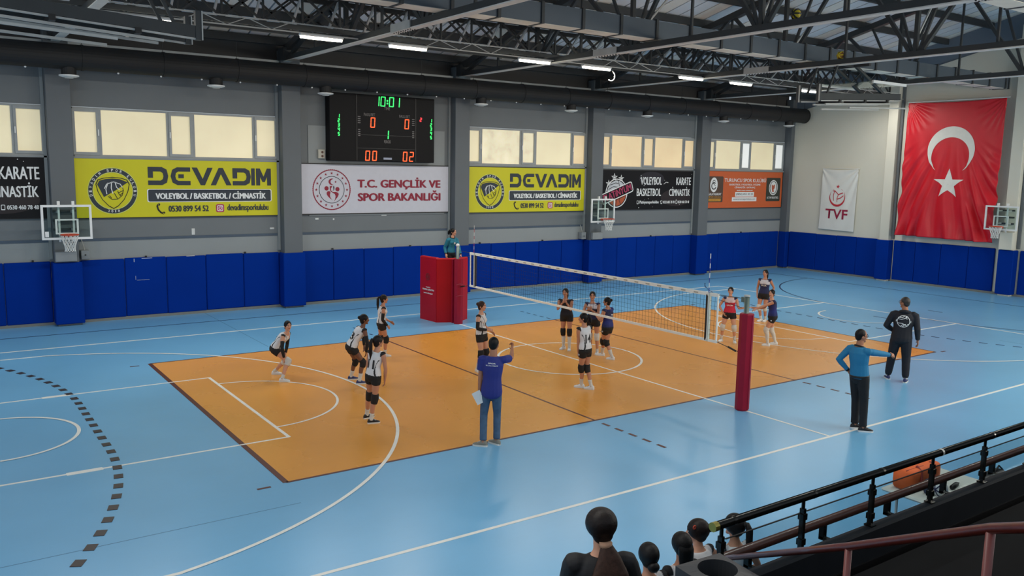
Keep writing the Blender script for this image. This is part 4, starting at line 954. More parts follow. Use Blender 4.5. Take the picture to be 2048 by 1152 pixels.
MB().box(-.4, .6, 6.0, 6.75, 1.08, 1.14).build('platform', m_steel, rs)
for x, y in ((-.36, 6.1), (.56, 6.1), (-.36, 6.7), (.56, 6.7)): MB().tube([(x, y, 0), (x, y, 1.95)], .025, 8).build('leg', m_steel, rs)
MB().tube([(-.36, 6.12, 1.9), (.56, 6.12, 1.9)], .03, 8).build('hand_bar', mat('bar_pink', (196, 120, 110), 0.5), rs)
dx = V((.08, -.86, 0)).normalized(); PF = frame(V((-.555, 6.78, 0)) , dx, (0, 0, 1))
for s, z0, z1, a, b in (('TÜRKİYE', 1.02, 1.06, .32, .56), ('VOLEYBOL FEDERASYONU', .94, .99, .14, .76), ('www.tvf.org.tr', .82, .88, .2, .7)): text('lettering', s, m_pw, f1, PF, a, b, z0, z1, .004, .03)
flat('emblem_print', [circ(.42, 1.36, .11, 28), circ(.42, 1.36, .08, 28)], mat('emblem_dark_red', (120, 30, 36), 0.6), f1, PF, .004)
flat('emblem_print', [circ(.42, 1.36, .05, 20)], MATS['emblem_dark_red'], f1, PF, .004)

# ================================================================== STAND, RAILINGS, TABLE
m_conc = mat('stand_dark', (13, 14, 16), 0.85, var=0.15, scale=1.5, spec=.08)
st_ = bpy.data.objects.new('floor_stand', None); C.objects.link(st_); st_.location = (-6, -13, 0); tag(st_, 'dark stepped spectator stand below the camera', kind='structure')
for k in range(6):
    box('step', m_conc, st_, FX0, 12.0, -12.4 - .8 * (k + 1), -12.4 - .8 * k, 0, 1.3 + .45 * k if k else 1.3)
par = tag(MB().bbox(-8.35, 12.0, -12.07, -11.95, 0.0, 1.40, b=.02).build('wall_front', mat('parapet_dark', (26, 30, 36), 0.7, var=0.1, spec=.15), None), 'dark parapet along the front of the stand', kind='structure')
box('parapet_groove', m_black, par, -8.3, 12.0, -12.085, -12.07, 1.02, 1.10)
gr = thing('glass_railing', 'dark railing with a thick round rail and glass panes on the parapet', 'railing', (-5, -12, 1.4))
ZR = 1.90
MB().tube([(-8.22, -12, ZR), (12, -12, ZR)], .036, 16).build('top_rail', m_rail, gr, True)
MB().tube([(-8.25, -12, ZR), (-8.20, -12, ZR)], .039, 16).build('end_cap', mat('brass_cap', (150, 140, 70), 0.3, 0.7), gr)
for k in range(18):
    x = -8.14 + k * 1.045
    MB().box(x - .017, x + .017, -12.022, -11.978, 1.40, 1.80).build('post', m_rail, gr)
    MB().tube([(x, -12, 1.78), (x, -12, 1.87)], .016, 8).build('rail_pin', m_rail, gr)
    MB().tube([(x + .12, -12, ZR), (x + .15, -12, ZR)], .038, 16).build('rail_joint', m_steel_l if k == 3 else m_rail, gr)
    for z in (1.47, 1.70): MB().box(x - .03, x + .03, -12.028, -11.972, z, z + .055).build('glass_clamp', m_rail, gr)
    MB().box(x - .036, x + .036, -12.045, -11.96, 1.40, 1.412).build('base_plate', m_rail, gr)
    if k < 17:
        MB().box(x + .05, x + 1.0, -12.006, -11.994, 1.43, 1.765).build('glass_pane', glass('railing_glass', (236, 243, 245), .05, .02) if k == 0 else MATS['railing_glass'], gr)
        MB().box(x + .05, x + 1.0, -12.007, -11.993, 1.762, 1.768).build('glass_edge', m_black, gr)
wr = thing('wooden_handrail', 'brown wooden handrail running behind the glass railing', 'handrail', (-5, -11.85, 1.4))
MB().tube([(-8.4, -11.85, 1.50), (12, -11.85, 1.50)], .042, 14).build('rail', m_wood, wr, True)
for k in range(18): MB().box(-7.9 + k * 1.045 + .27, -7.9 + k * 1.045 + .32, -11.875, -11.825, 1.34, 1.48).box(-7.9 + k * 1.045 + .27, -7.9 + k * 1.045 + .32, -11.955, -11.825, 1.33, 1.36).build('support', m_rail, wr)
rr = thing('stair_handrail', 'dark red stair handrail in the lower right corner', 'handrail', (-9.2, -13.5, 1.7))
rp = [(-8.50, -12.31, 1.83), (-9.2, -13.77, 2.672), (-9.68, -14.7, 3.235), (-9.88, -14.95, 3.38), (-10.3, -15.9, 3.95)]
MB().tube(rp, [.019, .0225, .0225, .0225, .0225], 14).build('rail', m_redwood, rr, True)
for p, q in (((-9.2, -13.77, 2.66), 1.75), ((-9.68, -14.7, 3.22), 2.2)): MB().tube([(p[0], p[1], q), p], .019, 12).build('post', mat('post_rose', (120, 62, 58), 0.4), rr, True)
# waste bin with a round opening
bn = thing('waste_bin', 'dark grey waste bin with a round opening in its slanted lid', 'bin', (-9.12, -12.78, 1.3))
m_bin = mat('bin_grey', (50, 52, 56), 0.5); c = V((-9.06, -12.76, -.17)); ax = V((math.cos(R(-4)), math.sin(R(-4)), 0)); ay = V((-ax.y, ax.x, 0))
rg = lambda z, a, b: [c + ax * sx * a + ay * sy * b + V((0, 0, z)) for sx, sy in ((-1, -1), (1, -1), (1, 1), (-1, 1))]
MB().loft([rg(1.48, .17, .16), rg(2.0, .195, .18)]).build('body', m_bin, bn)
ri = [c + ax *   .135 * math.cos(2 * PI * i / 32) + ay * .125 * math.sin(2 * PI * i / 32) for i in range(32)]
def sq(i):
    a = 2 * PI * (i + .0) / 32; k = max(abs(math.cos(a)), abs(math.sin(a))); return c + ax * .20 * math.cos(a) / k + ay * .185 * math.sin(a) / k
zz = lambda p, z: V((p.x, p.y, z + .03 * (p - c).dot(ay)))
MB().loft([[zz(sq(i), 2.0) for i in range(32)], [zz(sq(i), 2.07) for i in range(32)], [zz(p, 2.09) for p in ri], [zz(p, 1.95) for p in ri]], caps=False).build('lid', m_bin, bn)
MB().loft([[zz(p, 1.97) for p in ri], [zz(c + (p - c) * .9, 1.72) for p in ri], [zz(c + (p - c) * .5, 1.62) for p in ri]], caps=True).build('bag_liner', mat('bag_black', (12, 12, 14), 0.25, bump=.4, scale=20), bn, True)
# plastic table and what lies on it
tb = thing('plastic_table', 'white plastic folding table beyond the glass railing', 'table', (-2.72, -10.85, 0))
m_pl = mat('white_plastic', (206, 210, 204), 0.5, var=0.03)
MB().bbox(-3.40, -2.02, -11.2, -10.52, .70, .745, b=.02).build('table_top', m_pl, tb)
for x in (-3.2, -2.22):
    for y in (-11.08, -10.64): MB().tube([(x, y, 0), (x, y, .70)], .018, 8).build('leg', m_steel_l, tb)
    MB().tube([(x, -11.08, .25), (x, -10.64, .25)], .014, 8).build('crossbar', m_steel_l, tb)
bg_ = thing('sports_bag', 'orange sports bag with dark red straps on the white table', 'bag', (-2.95, -10.72, .745))
m_ob = mat('bag_orange', (206, 92, 34), 0.7, var=0.08, scale=5, bump=.15); m_os = mat('bag_strap', (120, 34, 28), 0.7)
rings = []
for i in range(11):
    t_ = i / 10; x = -3.27 + .66 * t_; e = (1 - abs(2 * t_ - 1) ** 8) ** .5 if 0 < t_ < 1 else .55
    rings.append([V((x, -10.73 + math.copysign(abs(math.cos(a)) ** .38, math.cos(a)) * .14 * (.8 + .2 * e), .745 + .135 + math.copysign(abs(math.sin(a)) ** .42, math.sin(a)) * .135 * (.78 + .22 * e) - .02 * math.sin(3 * x) * (math.sin(a) > 0))) for a in [2 * PI * j / 20 for j in range(20)]])
MB().loft(rings).build('body', m_ob, bg_, True)
for x in (-3.1, -2.8):
    MB().tube([(x, -10.87 - .004, .77), (x, -10.885, .88), (x + .03, -10.86, .985), (x + .05, -10.78, 1.03)], (.018), 6).build('strap', m_os, bg_)
MB().tube([(-3.25, -10.76, 1.0), (-2.95, -10.8, 1.02), (-2.63, -10.76, 1.0)], .008, 6).build('zip', m_os, bg_)
hb = thing('hand_bag', 'small navy bag standing in front of the orange bag', 'bag', (-3.0, -10.98, .745))
MB().bbox(-3.14, -2.93, -11.02, -10.93, .745, .93, b=.02).build('body', mat('navy_bag', (34, 50, 78), 0.7), hb); MB().tube([(-3.1, -10.97, .93), (-3.04, -10.97, .99), (-2.97, -10.97, .93)], .008, 6).build('handle', mat('navy_strap', (24, 34, 56), 0.7), hb)
for lab, x, y, m in (('clear plastic bottle lying on the white table beside the bags', -2.72, -10.95, mat('bottle_clear', (190, 206, 206), 0.15)), ('dark bottle lying on the white table by the railing', -2.62, -11.08, m_black)):
    o = thing('bottle', lab, 'bottle', (x, y, .745), group='bottles on the table'); MB().tube([(x - .1, y, .78), (x + .06, y + .03, .78), (x + .09, y + .035, .78), (x + .12, y + .04, .78)], [.032, .032, .014, .013], 12).build('body', m, o, True); MB().tube([(x + .12, y + .04, .78), (x + .14, y + .044, .78)], .016, 10).build('cap', m_white, o)
o = thing('volleyball', 'white and navy ball lying on the table edge behind the railing', 'ball', (-3.05, -11.1, .745))
MB().ball((-3.05, -11.09, .745 + .1), .10, nu=20, nv=14).build('skin', m_white, o, True)
for k in range(3): MB().tube([(-3.05 + .1005 * math.cos(a), -11.09 + .1005 * math.sin(a) * math.cos(.9 * k + .4), .845 + .1005 * math.sin(a) * math.sin(.9 * k + .4)) for a in [2 * PI * i / 24 for i in range(24)]], .008, 5, closed=True).build('seam', mat('ball_navy', (40, 44, 84), 0.6), o)
o = thing('black_bag', 'rounded black bag behind the railing at the right edge', 'bag', (-1.6, -11.1, 0))
mb = MB().ball((-1.62, -11.1, .62), (.24, .16, .2), nu=20, nv=12); mb.build('body', mat('bag_black_cloth', (26, 26, 28), 0.8, bump=.3, scale=9), o, True); MB().tube([(-1.74, -11.12, .79), (-1.62, -11.12, .87), (-1.5, -11.12, .79)], .012, 6).build('handle', m_black, o)
bnch = thing('team_bench', 'low dark bench the reserve players sit on', 'bench', (-7.3, -11.02, 0)); MB().bbox(-8.4, -2.0 - 1.4, -11.22, -10.84, .36, .41, b=.01).build('seat', m_wood, bnch)
MB().bbox(-2.2, -1.2, -11.25, -10.9, .36, .42, b=.01).build('side_seat', m_wood, bnch)
for x in (-8.2, -6.0, -3.6, -2.1, -1.3): MB().box(x - .03, x + .03, -11.18, -10.9, 0, .36).build('leg', m_steel, bnch)

# ================================================================== PEOPLE
RM = []            # bodies and garments to be fused into one smooth surface each
PRINTS = []        # numbers and marks laid on the fused garments
m_vcol = mat('jersey_cloth', (200, 200, 200), 0.75, var=0.12, scale=14, vcol=True)
SK = {k: mat('skin_' + k, c, 0.55, var=0.04, scale=9) for k, c in dict(fair=(206, 152, 124), mid=(190, 134, 106), tan=(170, 116, 88), brown=(116, 76, 58)).items()}
m_eye = mat('eye_white', (220, 216, 210), 0.3); m_iris = mat('eye_dark', (36, 24, 20), 0.2); m_lip = mat('lip', (160, 84, 78), 0.5)
m_hk = mat('hair_black', (14, 12, 12), 0.5, var=0.3, scale=40, bump=.3, spec=.25); m_hb = mat('hair_brown', (58, 37, 28), 0.55, var=0.3, scale=40, bump=.3, spec=.25); m_hd = mat('hair_dark_brown', (26, 18, 16), 0.5, var=0.3, scale=40, bump=.3, spec=.25)
m_kblack = mat('knit_black', (22, 22, 24), 0.8, var=0.1, scale=20); m_kwhite = mat('knit_white', (206, 206, 200), 0.85, var=0.05, scale=20)
m_navy_t = mat('trouser_navy', (20, 22, 32), 0.8, var=0.12, scale=10, bump=.2); m_blk_t = mat('trouser_black', (20, 20, 24), 0.8, var=0.12, scale=10, bump=.2)
m_jean = mat('denim', (66, 92, 120), 0.85, var=0.16, scale=12, bump=.2)
m_sole = mat('shoe_sole', (214, 214, 208), 0.6)
def aim(a): a = R(a); return V((math.sin(a), math.cos(a), 0))
def side(a): a = R(a); return V((math.cos(a), -math.sin(a), 0))
def lerp(a, b, t): return a + (b - a) * t
def ik(s, t, l1, l2, hint):
    d = t - s; L_ = d.length
    if L_ > (l1 + l2) * .998: k = L_ / ((l1 + l2) * .998); l1 *= k; l2 *= k
    d = d.normalized(); x = (l1 * l1 - l2 * l2 + L_ * L_) / (2 * L_); h = math.sqrt(max(0, l1 * l1 - x * x))
    n = hint - d * hint.dot(d)
    if n.length < 1e-4: n = d.orthogonal()
    return s + d * x + n.normalized() * h
def tab(T, t):
    if t <= T[0][0]: return T[0][1:]
    for p, q in zip(T[:-1], T[1:]):
        if t <= q[0]:
            k = (t - p[0]) / (q[0] - p[0]); k = k * k * (3 - 2 * k); return [lerp(a, b, k) for a, b in zip(p[1:], q[1:])]
    return T[-1][1:]
TORSO_F = [(-.18, .07, .07), (-.08, .145, .108), (.02, .168, .12), (.16, .16, .112), (.42, .124, .09), (.62, .138, .102), (.8, .15, .104), (.91, .125, .08), (.98, .068, .06), (1.08, .048, .05)]
TORSO_M = [(-.18, .08, .075), (-.08, .145, .105), (.02, .16, .115), (.16, .155, .112), (.42, .148, .105), (.62, .165, .115), (.8, .175, .112), (.91, .14, .085), (.98, .08, .066), (1.08, .056, .056)]
def vc(rgb): return (lin(rgb[0]), lin(rgb[1]), lin(rgb[2]), 1)
WHITE, INK, NAVY, ROYAL, REDJ = vc((226, 226, 228)), vc((24, 24, 28)), vc((26, 34, 78)), vc((28, 40, 116)), vc((206, 34, 62))
def mixc(a, b, k): k = max(0, min(1, k)); return tuple(lerp(p, q, k) for p, q in zip(a, b))
def j_white(t, l, f):
    if t > .84 and abs(l) > .138: return INK
    c = .132 - .035 * math.sin((t - .1) * 5.5)
    if t < .70 and abs(abs(l) - c) < .009 + .006 * math.sin(t * 9): return INK
    if t > .45 and abs(abs(l) - (.05 + .10 * (t - .45))) < .006 and f > 0: return INK
    if t < -.03: return vc((200, 200, 204))
    return WHITE
def j_navy(t, l, f):
    if f < -.02: return NAVY if t < .9 else ROYAL
    if t > .84 and abs(l) > .115: return NAVY
    if t > .93: return NAVY
    return mixc(NAVY, vc((206, 204, 212)), (t + .25 * abs(l) - .66) / .06)
def j_royal(t, l, f): return mixc(NAVY, ROYAL, .5 + .5 * math.sin(t * 7 + 9 * l))
def j_red(t, l, f):
    if t > .86 and abs(l) > .105: return NAVY
    if t < .10 - .2 * l: return mixc(vc((214, 190, 190)), REDJ, (t + .2 * l) / .10)
    return mixc(REDJ, vc((220, 196, 196)), (t + .1 * l - .66) / .05)
def plain(rgb):
    c = vc(rgb); return lambda t, l, f: c
def hand(mb, wr, d, n, k, sgn, curl=.5, point=False):
    """palm with four fingers and a thumb; d along the forearm, n palm normal, sgn side of the thumb"""
    d = d.normalized(); n = (n - d * n.dot(d)).normalized(); s = d.cross(n) * sgn
    mb.tube([wr - d * .02, wr + d * .01, wr + d * .05 * k, wr + d * .09 * k], [(.020 * k, .026 * k), (.017 * k, .032 * k), (.016 * k, .041 * k), (.014 * k, .038 * k)], 10, ref=n)
    for i, ln in enumerate((.066, .076, .072, .056)):
        c = curl
        if point: c = .05 if i == 0 else 1.5
        r0 = wr + d * .082 * k + s * (.030 - .020 * i) * k
        d1 = (d * math.cos(c * .7) + n * math.sin(c * .7)); d2 = (d * math.cos(c * 1.8) + n * math.sin(c * 1.8))
        p1 = r0 + d1 * ln * .55 * k; p2 = p1 + d2 * ln * .5 * k
        mb.tube([r0 - d * .015 * k, r0, p1, p2], [.0095 * k, .0095 * k, .009 * k, .0075 * k], 8)
    r0 = wr + d * .025 * k + s * .026 * k; p1 = r0 + (d * .6 + s * .6 + n * .25).normalized() * .042 * k; p2 = p1 + (d * .85 + s * .15 + n * .4).normalized() * .034 * k
    mb.tube([r0 - d * .01, r0, p1, p2], [.012 * k, .0125 * k, .0105 * k, .008 * k], 8)
def shoe(root, M, A, fd, k, m, m2, sole=m_sole, gz=0.0):
    f = aim(fd); s = side(fd); base = V((A.x, A.y, gz))
    prof = [(-.072, .016, .045), (-.062, .030, .075), (-.032, .035, .10), (.018, .037, .10), (.055, .040, .080), (.095, .043, .060), (.13, .041, .050), (.157, .032, .041), (.17, .015, .03)]
    mb, ms = MB(), MB(); r1, r2 = [], []
    for x, w, h in prof:
        c = base + f * x * k; ring = []; ring2 = []
        for j in range(14):
            a = 2 * PI * j / 14; ca, sa = math.cos(a), math.sin(a)
            zz = max(.018, (.018 + (h - .018) * max(0, sa) ** .8)) if sa > 0 else .016
            ring.append(c + s * (math.copysign(abs(ca) ** .7, ca) * w * k) + V((0, 0, zz * k)))
        r1.append(ring)
        wo = w + .004
        r2.append([c + s * (-wo * k) + V((0, 0, .0)), c + s * (wo * k), c + s * (wo * k) + V((0, 0, .026 * k)), c - s * (wo * k) + V((0, 0, .026 * k))])
    mb.loft(r1); ms.loft(r2)
    mb.v = [M @ p for p in mb.v]; ms.v = [M @ p for p in ms.v]
    o = mb.build('shoe', m, root, True); ms.build('sole', sole, o)
    ml = MB()
    for q in (.03, .055, .08):
        c = base + f * q * k; h = (.097 - (q - .02) * .55) * k; ml.bar(M @ (c - s * .022 * k + V((0, 0, h))), M @ (c + s * .022 * k + V((0, 0, h))), .009, .006)
    ml.build('laces', m2, o)
def person(label, x, y, z=0.0, H=1.66, g=1.0, male=False, pel=(0, 0, .9), nb=(0, 0, 1.38), fa=0, ca=None, ha=None, hp=0, wr=None, wl=None, er=None, el=None,
           ar=(.09, 0), al=(-.09, 0), fr=None, fl=None, kr=None, kl=None, az=None, skin='mid', hair='pony', hm=None, jersey=None, sleeve='none', tuck=True, bottom='shorts', bm=None,
           pads=None, socks=(m_kwhite, .3), shoes=None, armband=None, prints=(), point=False, legs=True, ponylen=.26, group='players on the court', glasses=False, curlR=.5, curlL=.5, collar=None, hv=1.0, belt=None):
    vy = math.atan2(y + 16.2822, x + 13.2214)
    root = thing('person', label, 'person', (x, y, z), vy - PI / 2, group); M = wm(root)
    ca = fa if ca is None else ca; ha = ca if ha is None else ha
    fr = fa if fr is None else fr; fl = fa if fl is None else fl; kr = fr if kr is None else kr; kl = fl if kl is None else kl
    k = H / 1.7; kg = k * g; hm = hm or m_hk; sm = SK[skin]
    pel, nb = V(pel), V(nb); sp = (nb - pel); tl = sp.length; sp.normalize()
    fp, fc, fh = aim(fa), aim(ca), aim(ha); rp, rc, rh = side(fa), side(ca), side(ha)
    T = TORSO_M if male else TORSO_F
    bend = (pel + nb) / 2 - (fp + fc) * .5 * (.015 + .05 * max(0, sp.dot(fp)))
    def cen(t):
        if t < 0: return pel + V((0, 0, 1)) * t * tl * .8 + sp * t * tl * .2
        if t > 1: return nb + (sp + V((0, 0, .6))).normalized() * (t - 1) * tl
        return pel * (1 - t) ** 2 + bend * 2 * t * (1 - t) + nb * t * t
    def rgt(t): t = max(0, min(1, t)); return (rp * (1 - t) + rc * t).normalized()
    def torso(mb, t0, t1, inf, n=16, steps=16, flare=0.0):
        rings = []
        for i in range(steps + 1):
            t = lerp(t0, t1, i / steps); a, b = tab(T, t); a = a * kg + inf; b = b * kg + inf
            if flare and t < .3: a += flare * (.3 - t) / .3; b += flare * (.3 - t) / .3
            d = (cen(t + .02) - cen(t - .02)).normalized(); r = rgt(t); r = (r - d * r.dot(d)).normalized(); f = d.cross(r) * -1
            f = r.cross(d) * -1
            rings.append([cen(t) + r * math.cos(q) * a + f * math.sin(q) * b for q in [2 * PI * j / n for j in range(n)]])
        mb.loft(rings)
    # joints
    shw = (.168 if not male else .19) * k * (g * .5 + .5); UA, FA = .168 * H, .148 * H; TH = SH_ = .243 * H
    J = {}
    for nm, sg, w_, e_, an, kn in (('R', 1, wr, er, ar, kr), ('L', -1, wl, el, al, kl)):
        S0 = nb - sp * .055 * k + rc * sg * shw
        if w_ is None: w_ = S0 + V((0, 0, -1)) * (UA + FA) * .97 + rc * sg * .07 + fc * .05
        W_ = V(w_)
        E = ik(S0, W_, UA, FA, V(e_) if e_ is not None else (-fc * .8 + rc * sg * .5 - V((0, 0, .3))))
        if (W_ - S0).length > (UA + FA) * 1.02: W_ = S0 + (W_ - S0).normalized() * (UA + FA) * 1.02; E = lerp(S0, W_, .53)
        hip = pel + rp * sg * .086 * k * (g * .6 + .4)
        A = V((an[0], an[1], .082 * k if az is None else az))
        K = ik(hip, A, TH, SH_, aim(kn))
        J[nm] = (S0, E, W_, hip, K, A, sg)
    def leg_tube(mb, j, q0, q1, inf, n=12, rr=None):
        S0, E, W_, hip, K, A, sg = J[j]; back = -aim(fr if j == 'R' else fl) * .014 * k
        RT = rr or [(0, .088), (.18, .086), (.5, .071), (.85, .053), (1.0, .051), (1.12, .046), (1.32, .053), (1.6, .043), (1.88, .033), (2.0, .035)]
        pts, rad = [], []
        for i in range(15):
            q = lerp(q0, q1, i / 14); p = lerp(hip, K, q) if q <= 1 else lerp(K, A, q - 1)
            if 1.05 < q < 1.7 and not rr: p = p + back * math.sin((q - 1.05) / .65 * PI)
            pts.append(p); rad.append(tab(RT, q)[0] * (kg if q < 1.2 or g < 1 else k * (1 + (g - 1) * .5)) + inf)
        mb.tube(pts, rad, n, ref=rp)
    def arm_tube(mb, j, q0, q1, inf, n=12, rr=None):
        S0, E, W_, hip, K, A, sg = J[j]
        RT = rr or ([(-.3, .03), (0, .05), (.2, .047), (.6, .039), (1, .035), (1.25, .036), (1.7, .028), (2, .023)] if not male else [(-.3, .04), (0, .058), (.25, .054), (.6, .046), (1, .04), (1.25, .042), (1.7, .033), (2, .027)])
        pts, rad = [], []
        for i in range(13):
            q = lerp(q0, q1, i / 12); pts.append(S0 - (rc * sg) * .16 * k * -q if q < 0 else (lerp(S0, E, q) if q <= 1 else lerp(E, W_, q - 1)))
            if q < 0: pts[-1] = S0 + rc * sg * q * .3 * k
            rad.append(tab(RT, q)[0] * kg + inf)
        mb.tube(pts, rad, n, ref=fc)
    def done(mb, name, m, vox=None, col=None, sub=root, smooth=True):
        mb.v = [M @ p for p in mb.v]; o = mb.build(name, m, sub, smooth)
        if vox:
            md = o.modifiers.new('fuse', 'REMESH'); md.mode = 'VOXEL'; md.voxel_size = vox; md.use_smooth_shade = True
            sm_ = o.modifiers.new('smooth', 'SMOOTH'); sm_.factor = .5; sm_.iterations = (2 if vox < .009 and name == 'body' else 5)
            RM.append((o, col))
        return o
    # ---- body: one fused surface
    mb = MB(); torso(mb, -.18, 1.06, 0)
    if not male:
        c = cen(.70)
        for sg in (1, -1): mb.ball(c + fc * .075 * kg + rc * sg * .06 * kg, (.06 * kg, .05 * kg, .058 * kg), Matrix((rc, fc, V((0, 0, 1)))).transposed(), 12, 8)
    for j in ('R', 'L'):
        arm_tube(mb, j, -.3, 2.0, 0)
        if legs: leg_tube(mb, j, -.05, 2.06, 0)
        S0, E, W_, hip, K, A, sg = J[j]; fd = (W_ - E).normalized()
        inward = (cen(.3) - W_); inward.z *= .2
        hand(mb, W_, fd, inward, k * (.93 if not male else 1.05), sg if False else (1 if (fd.cross(inward)).dot(fc) > 0 else -1), curlR if sg > 0 else curlL, point and sg > 0)
    uph = (V((0, 0, 1)) * math.cos(R(hp)) + fh * math.sin(R(hp))).normalized(); fhh = (fh - uph * fh.dot(uph)).normalized(); rh = fhh.cross(uph)
    hc = nb + (sp * .35 + V((0, 0, .65))).normalized() * .07 * k + uph * .105 * k + fh * .022 * k
    HM = Matrix((rh, fhh, uph)).transposed()
    mb.tube([nb - sp * .05, nb + sp * .01, lerp(nb, hc, .45), lerp(nb, hc, .8)], [.062 * kg, .054 * k * (1.12 if male else .95), .05 * k * (1.15 if male else .95), .05 * k], 12)
    def hf(p):
        p = p.copy(); dn = max(0, -p.z)
        p.x *= 1 - .30 * dn ** 1.3
        if p.y < 0: p.y *= 1 - .38 * dn
        else: p.y *= 1 - .10 * dn + .04 * max(0, p.z)
        return p
    mb.ball(hc, (.074 * k, .094 * k, .116 * k), HM, 20, 14, hf)
    mb.ball(hc + fhh * .062 * k - uph * .086 * k, (.028 * k, .024 * k, .024 * k), HM, 10, 8)
    mb.tube([hc + fhh * .084 * k + uph * .018 * k, hc + fhh * .096 * k - uph * .01 * k, hc + fhh * .104 * k - uph * .024 * k, hc + fhh * .086 * k - uph * .036 * k], [.008 * k, .010 * k, .014 * k, .010 * k], 8)
    for sg in (1, -1): mb.ball(hc + rh * sg * .074 * k - uph * .008 * k - fhh * .008 * k, (.010 * k, .017 * k, .026 * k), HM, 8, 8)
    done(mb, 'body', sm, .0085)
    # ---- face
    for sg in (1, -1):
        e = done(MB().ball(hc + rh * sg * .030 * k + fhh * .080 * k + uph * .010 * k, (.013 * k, .011 * k, .0065 * k), HM, 10, 8), 'eye', m_eye)
        done(MB().ball(hc + rh * sg * .030 * k + fhh * .0875 * k + uph * .010 * k, (.0065 * k, .006 * k, .0075 * k), HM, 8, 6), 'iris', m_iris, sub=e)
        done(MB().tube([hc + rh * sg * .014 * k + fhh * .091 * k + uph * .029 * k, hc + rh * sg * .032 * k + fhh * .089 * k + uph * .035 * k, hc + rh * sg * .050 * k + fhh * .078 * k + uph * .028 * k], .0045 * k, 6), 'eyebrow', hm)
    done(MB().tube([hc + rh * q * .022 * k + fhh * (.088 - .006 * abs(q)) * k - uph * (.054 - .003 * abs(q)) * k for q in (-1, -.5, 0, .5, 1)], [.003 * k, .006 * k, .0075 * k, .006 * k, .003 * k], 8), 'lips', m_lip)
    if glasses:
        gm = MB()
        for sg in (1, -1):
            c = hc + rh * sg * .032 * k + fhh * .098 * k + uph * .008 * k
            gm.tube([c + rh * .023 * k * math.cos(q) + uph * .017 * k * math.sin(q) for q in [2 * PI * i / 12 for i in range(12)]], .0025, 5, closed=True)
            gm.tube([c + rh * sg * .023 * k, hc + rh * sg * .078 * k + uph * .006 * k], .0025, 5)
        gm.tube([hc + rh * q * .01 * k + fhh * .10 * k + uph * .01 * k for q in (-1, 1)], .0025, 5); done(gm, 'glasses', m_black)
    # ---- hair
    hb = MB()
    if hair == 'short':
        hb.ball(hc + uph * .026 * k - fhh * .016 * k, (.080 * k, .094 * k, .098 * k), HM, 18, 12); hb.ball(hc - fhh * .045 * k - uph * .01 * k, (.070 * k, .058 * k, .07 * k), HM, 14, 10)
        done(hb, 'hair', hm, .009)
    else:
        if hair != 'big': hb.ball(hc + uph * .023 * k - fhh * (.013 + .03 * (hv - 1)) * k, (.084 * k * hv, .100 * k * hv, .104 * k * hv ** .5), HM, 20, 14)
        hb.ball(hc - fhh * .04 * k - uph * .045 * k, (.068 * k * hv, .055 * k * hv, .06 * k), HM, 14, 10)
        if hair == 'big': hb.ball(hc - fhh * .014 * k + uph * .022 * k, (.102 * k, .106 * k, .099 * k), HM, 20, 14)
        h = done(hb, 'hair', hm, .009)
        bk = hc - fhh * .105 * k * hv ** 1.3
        if hair == 'big':
            s = nb - fc * .10 * kg + uph * .02 + rc * .03; w0 = hc - fhh * .09 * k - uph * .085 * k
            done(MB().tube([w0, s, s - fc * .035 - V((0, 0, .10)), s - fc * .035 - V((0, 0, .22)) + rc * .02, s - fc * .02 - V((0, 0, .36)) + rc * .03], [(.035, .03), (.075, .04), (.12, .045), (.135, .045), (.07, .02)], 16, ref=rc), 'hair_length', m_hb, .012, sub=h)
            done(MB().tube([w0 + uph * .01, w0 - uph * .02], .04, 12), 'hair_tie', mat('scrunchie_tan', (176, 136, 110), .8), sub=h)
        elif hair == 'pony':
            s = bk + uph * (.05 if hair == 'pony' else -.09) * k
            pts = [s + fhh * .03 * k, s - fhh * .025 * k + uph * .01 * k, s - fhh * .05 * k - uph * .05 * k, s - fhh * .055 * k - V((0, 0, ponylen * .5)) - uph * .03 * k, s - fhh * .05 * k - V((0, 0, ponylen))]
            fat = 1 if hair == 'pony' else 2.4
            done(MB().tube(pts, [.018 * k, .022 * k * fat ** .5, .036 * k * fat, .034 * k * fat, .012 * k * fat], 12, ref=rh), 'ponytail', hm, sub=h)
            done(MB().tube([s + fhh * .005 * k, s - fhh * .02 * k], .024 * k * fat ** .3, 10), 'hair_tie', m_kblack if hair == 'pony' else mat('scrunchie_tan', (176, 136, 110), .8), sub=h)
        elif hair == 'bun':
            done(MB().ball(bk + uph * .045 * k, (.042 * k, .04 * k, .042 * k), HM, 14, 10), 'bun', hm, sub=h)
        elif hair == 'lowbun':
            done(MB().ball(bk - uph * .065 * k + fhh * .01 * k, (.058 * k, .045 * k, .05 * k), HM, 14, 10), 'bun', hm, sub=h)
        elif hair == 'long':
            s = hc - fhh * .06 * k
            done(MB().tube([s + uph * .05 * k, s - fhh * .03 * k - uph * .02 * k, s - fhh * .045 * k - V((0, 0, .16)), s - fhh * .05 * k - V((0, 0, ponylen + .1))], [(.078 * k, .05 * k), (.084 * k, .056 * k), (.078 * k, .036 * k), (.045 * k, .018 * k)], 14, ref=rh), 'hair_length', hm, .012, sub=h)
    # ---- top
    inf = .013 * k if not male else .018 * k
    mb = MB(); torso(mb, -.02 if tuck else -.17, .99 if sleeve != 'none' else .955, inf, flare=0 if tuck else .018)
    if not male:
        c = cen(.70)
        for sg in (1, -1): mb.ball(c + fc * .072 * kg + rc * sg * .06 * kg, (.068 * kg, .058 * kg, .064 * kg), Matrix((rc, fc, V((0, 0, 1)))).transposed(), 12, 8)
    loose = [(-.3, .05), (0, .066), (.3, .068), (.6, .07), (1, .066)] if sleeve == 'tee' else [(-.3, .05), (0, .062), (.3, .058), (.9, .05), (1.0, .05), (1.3, .046), (1.9, .036)]
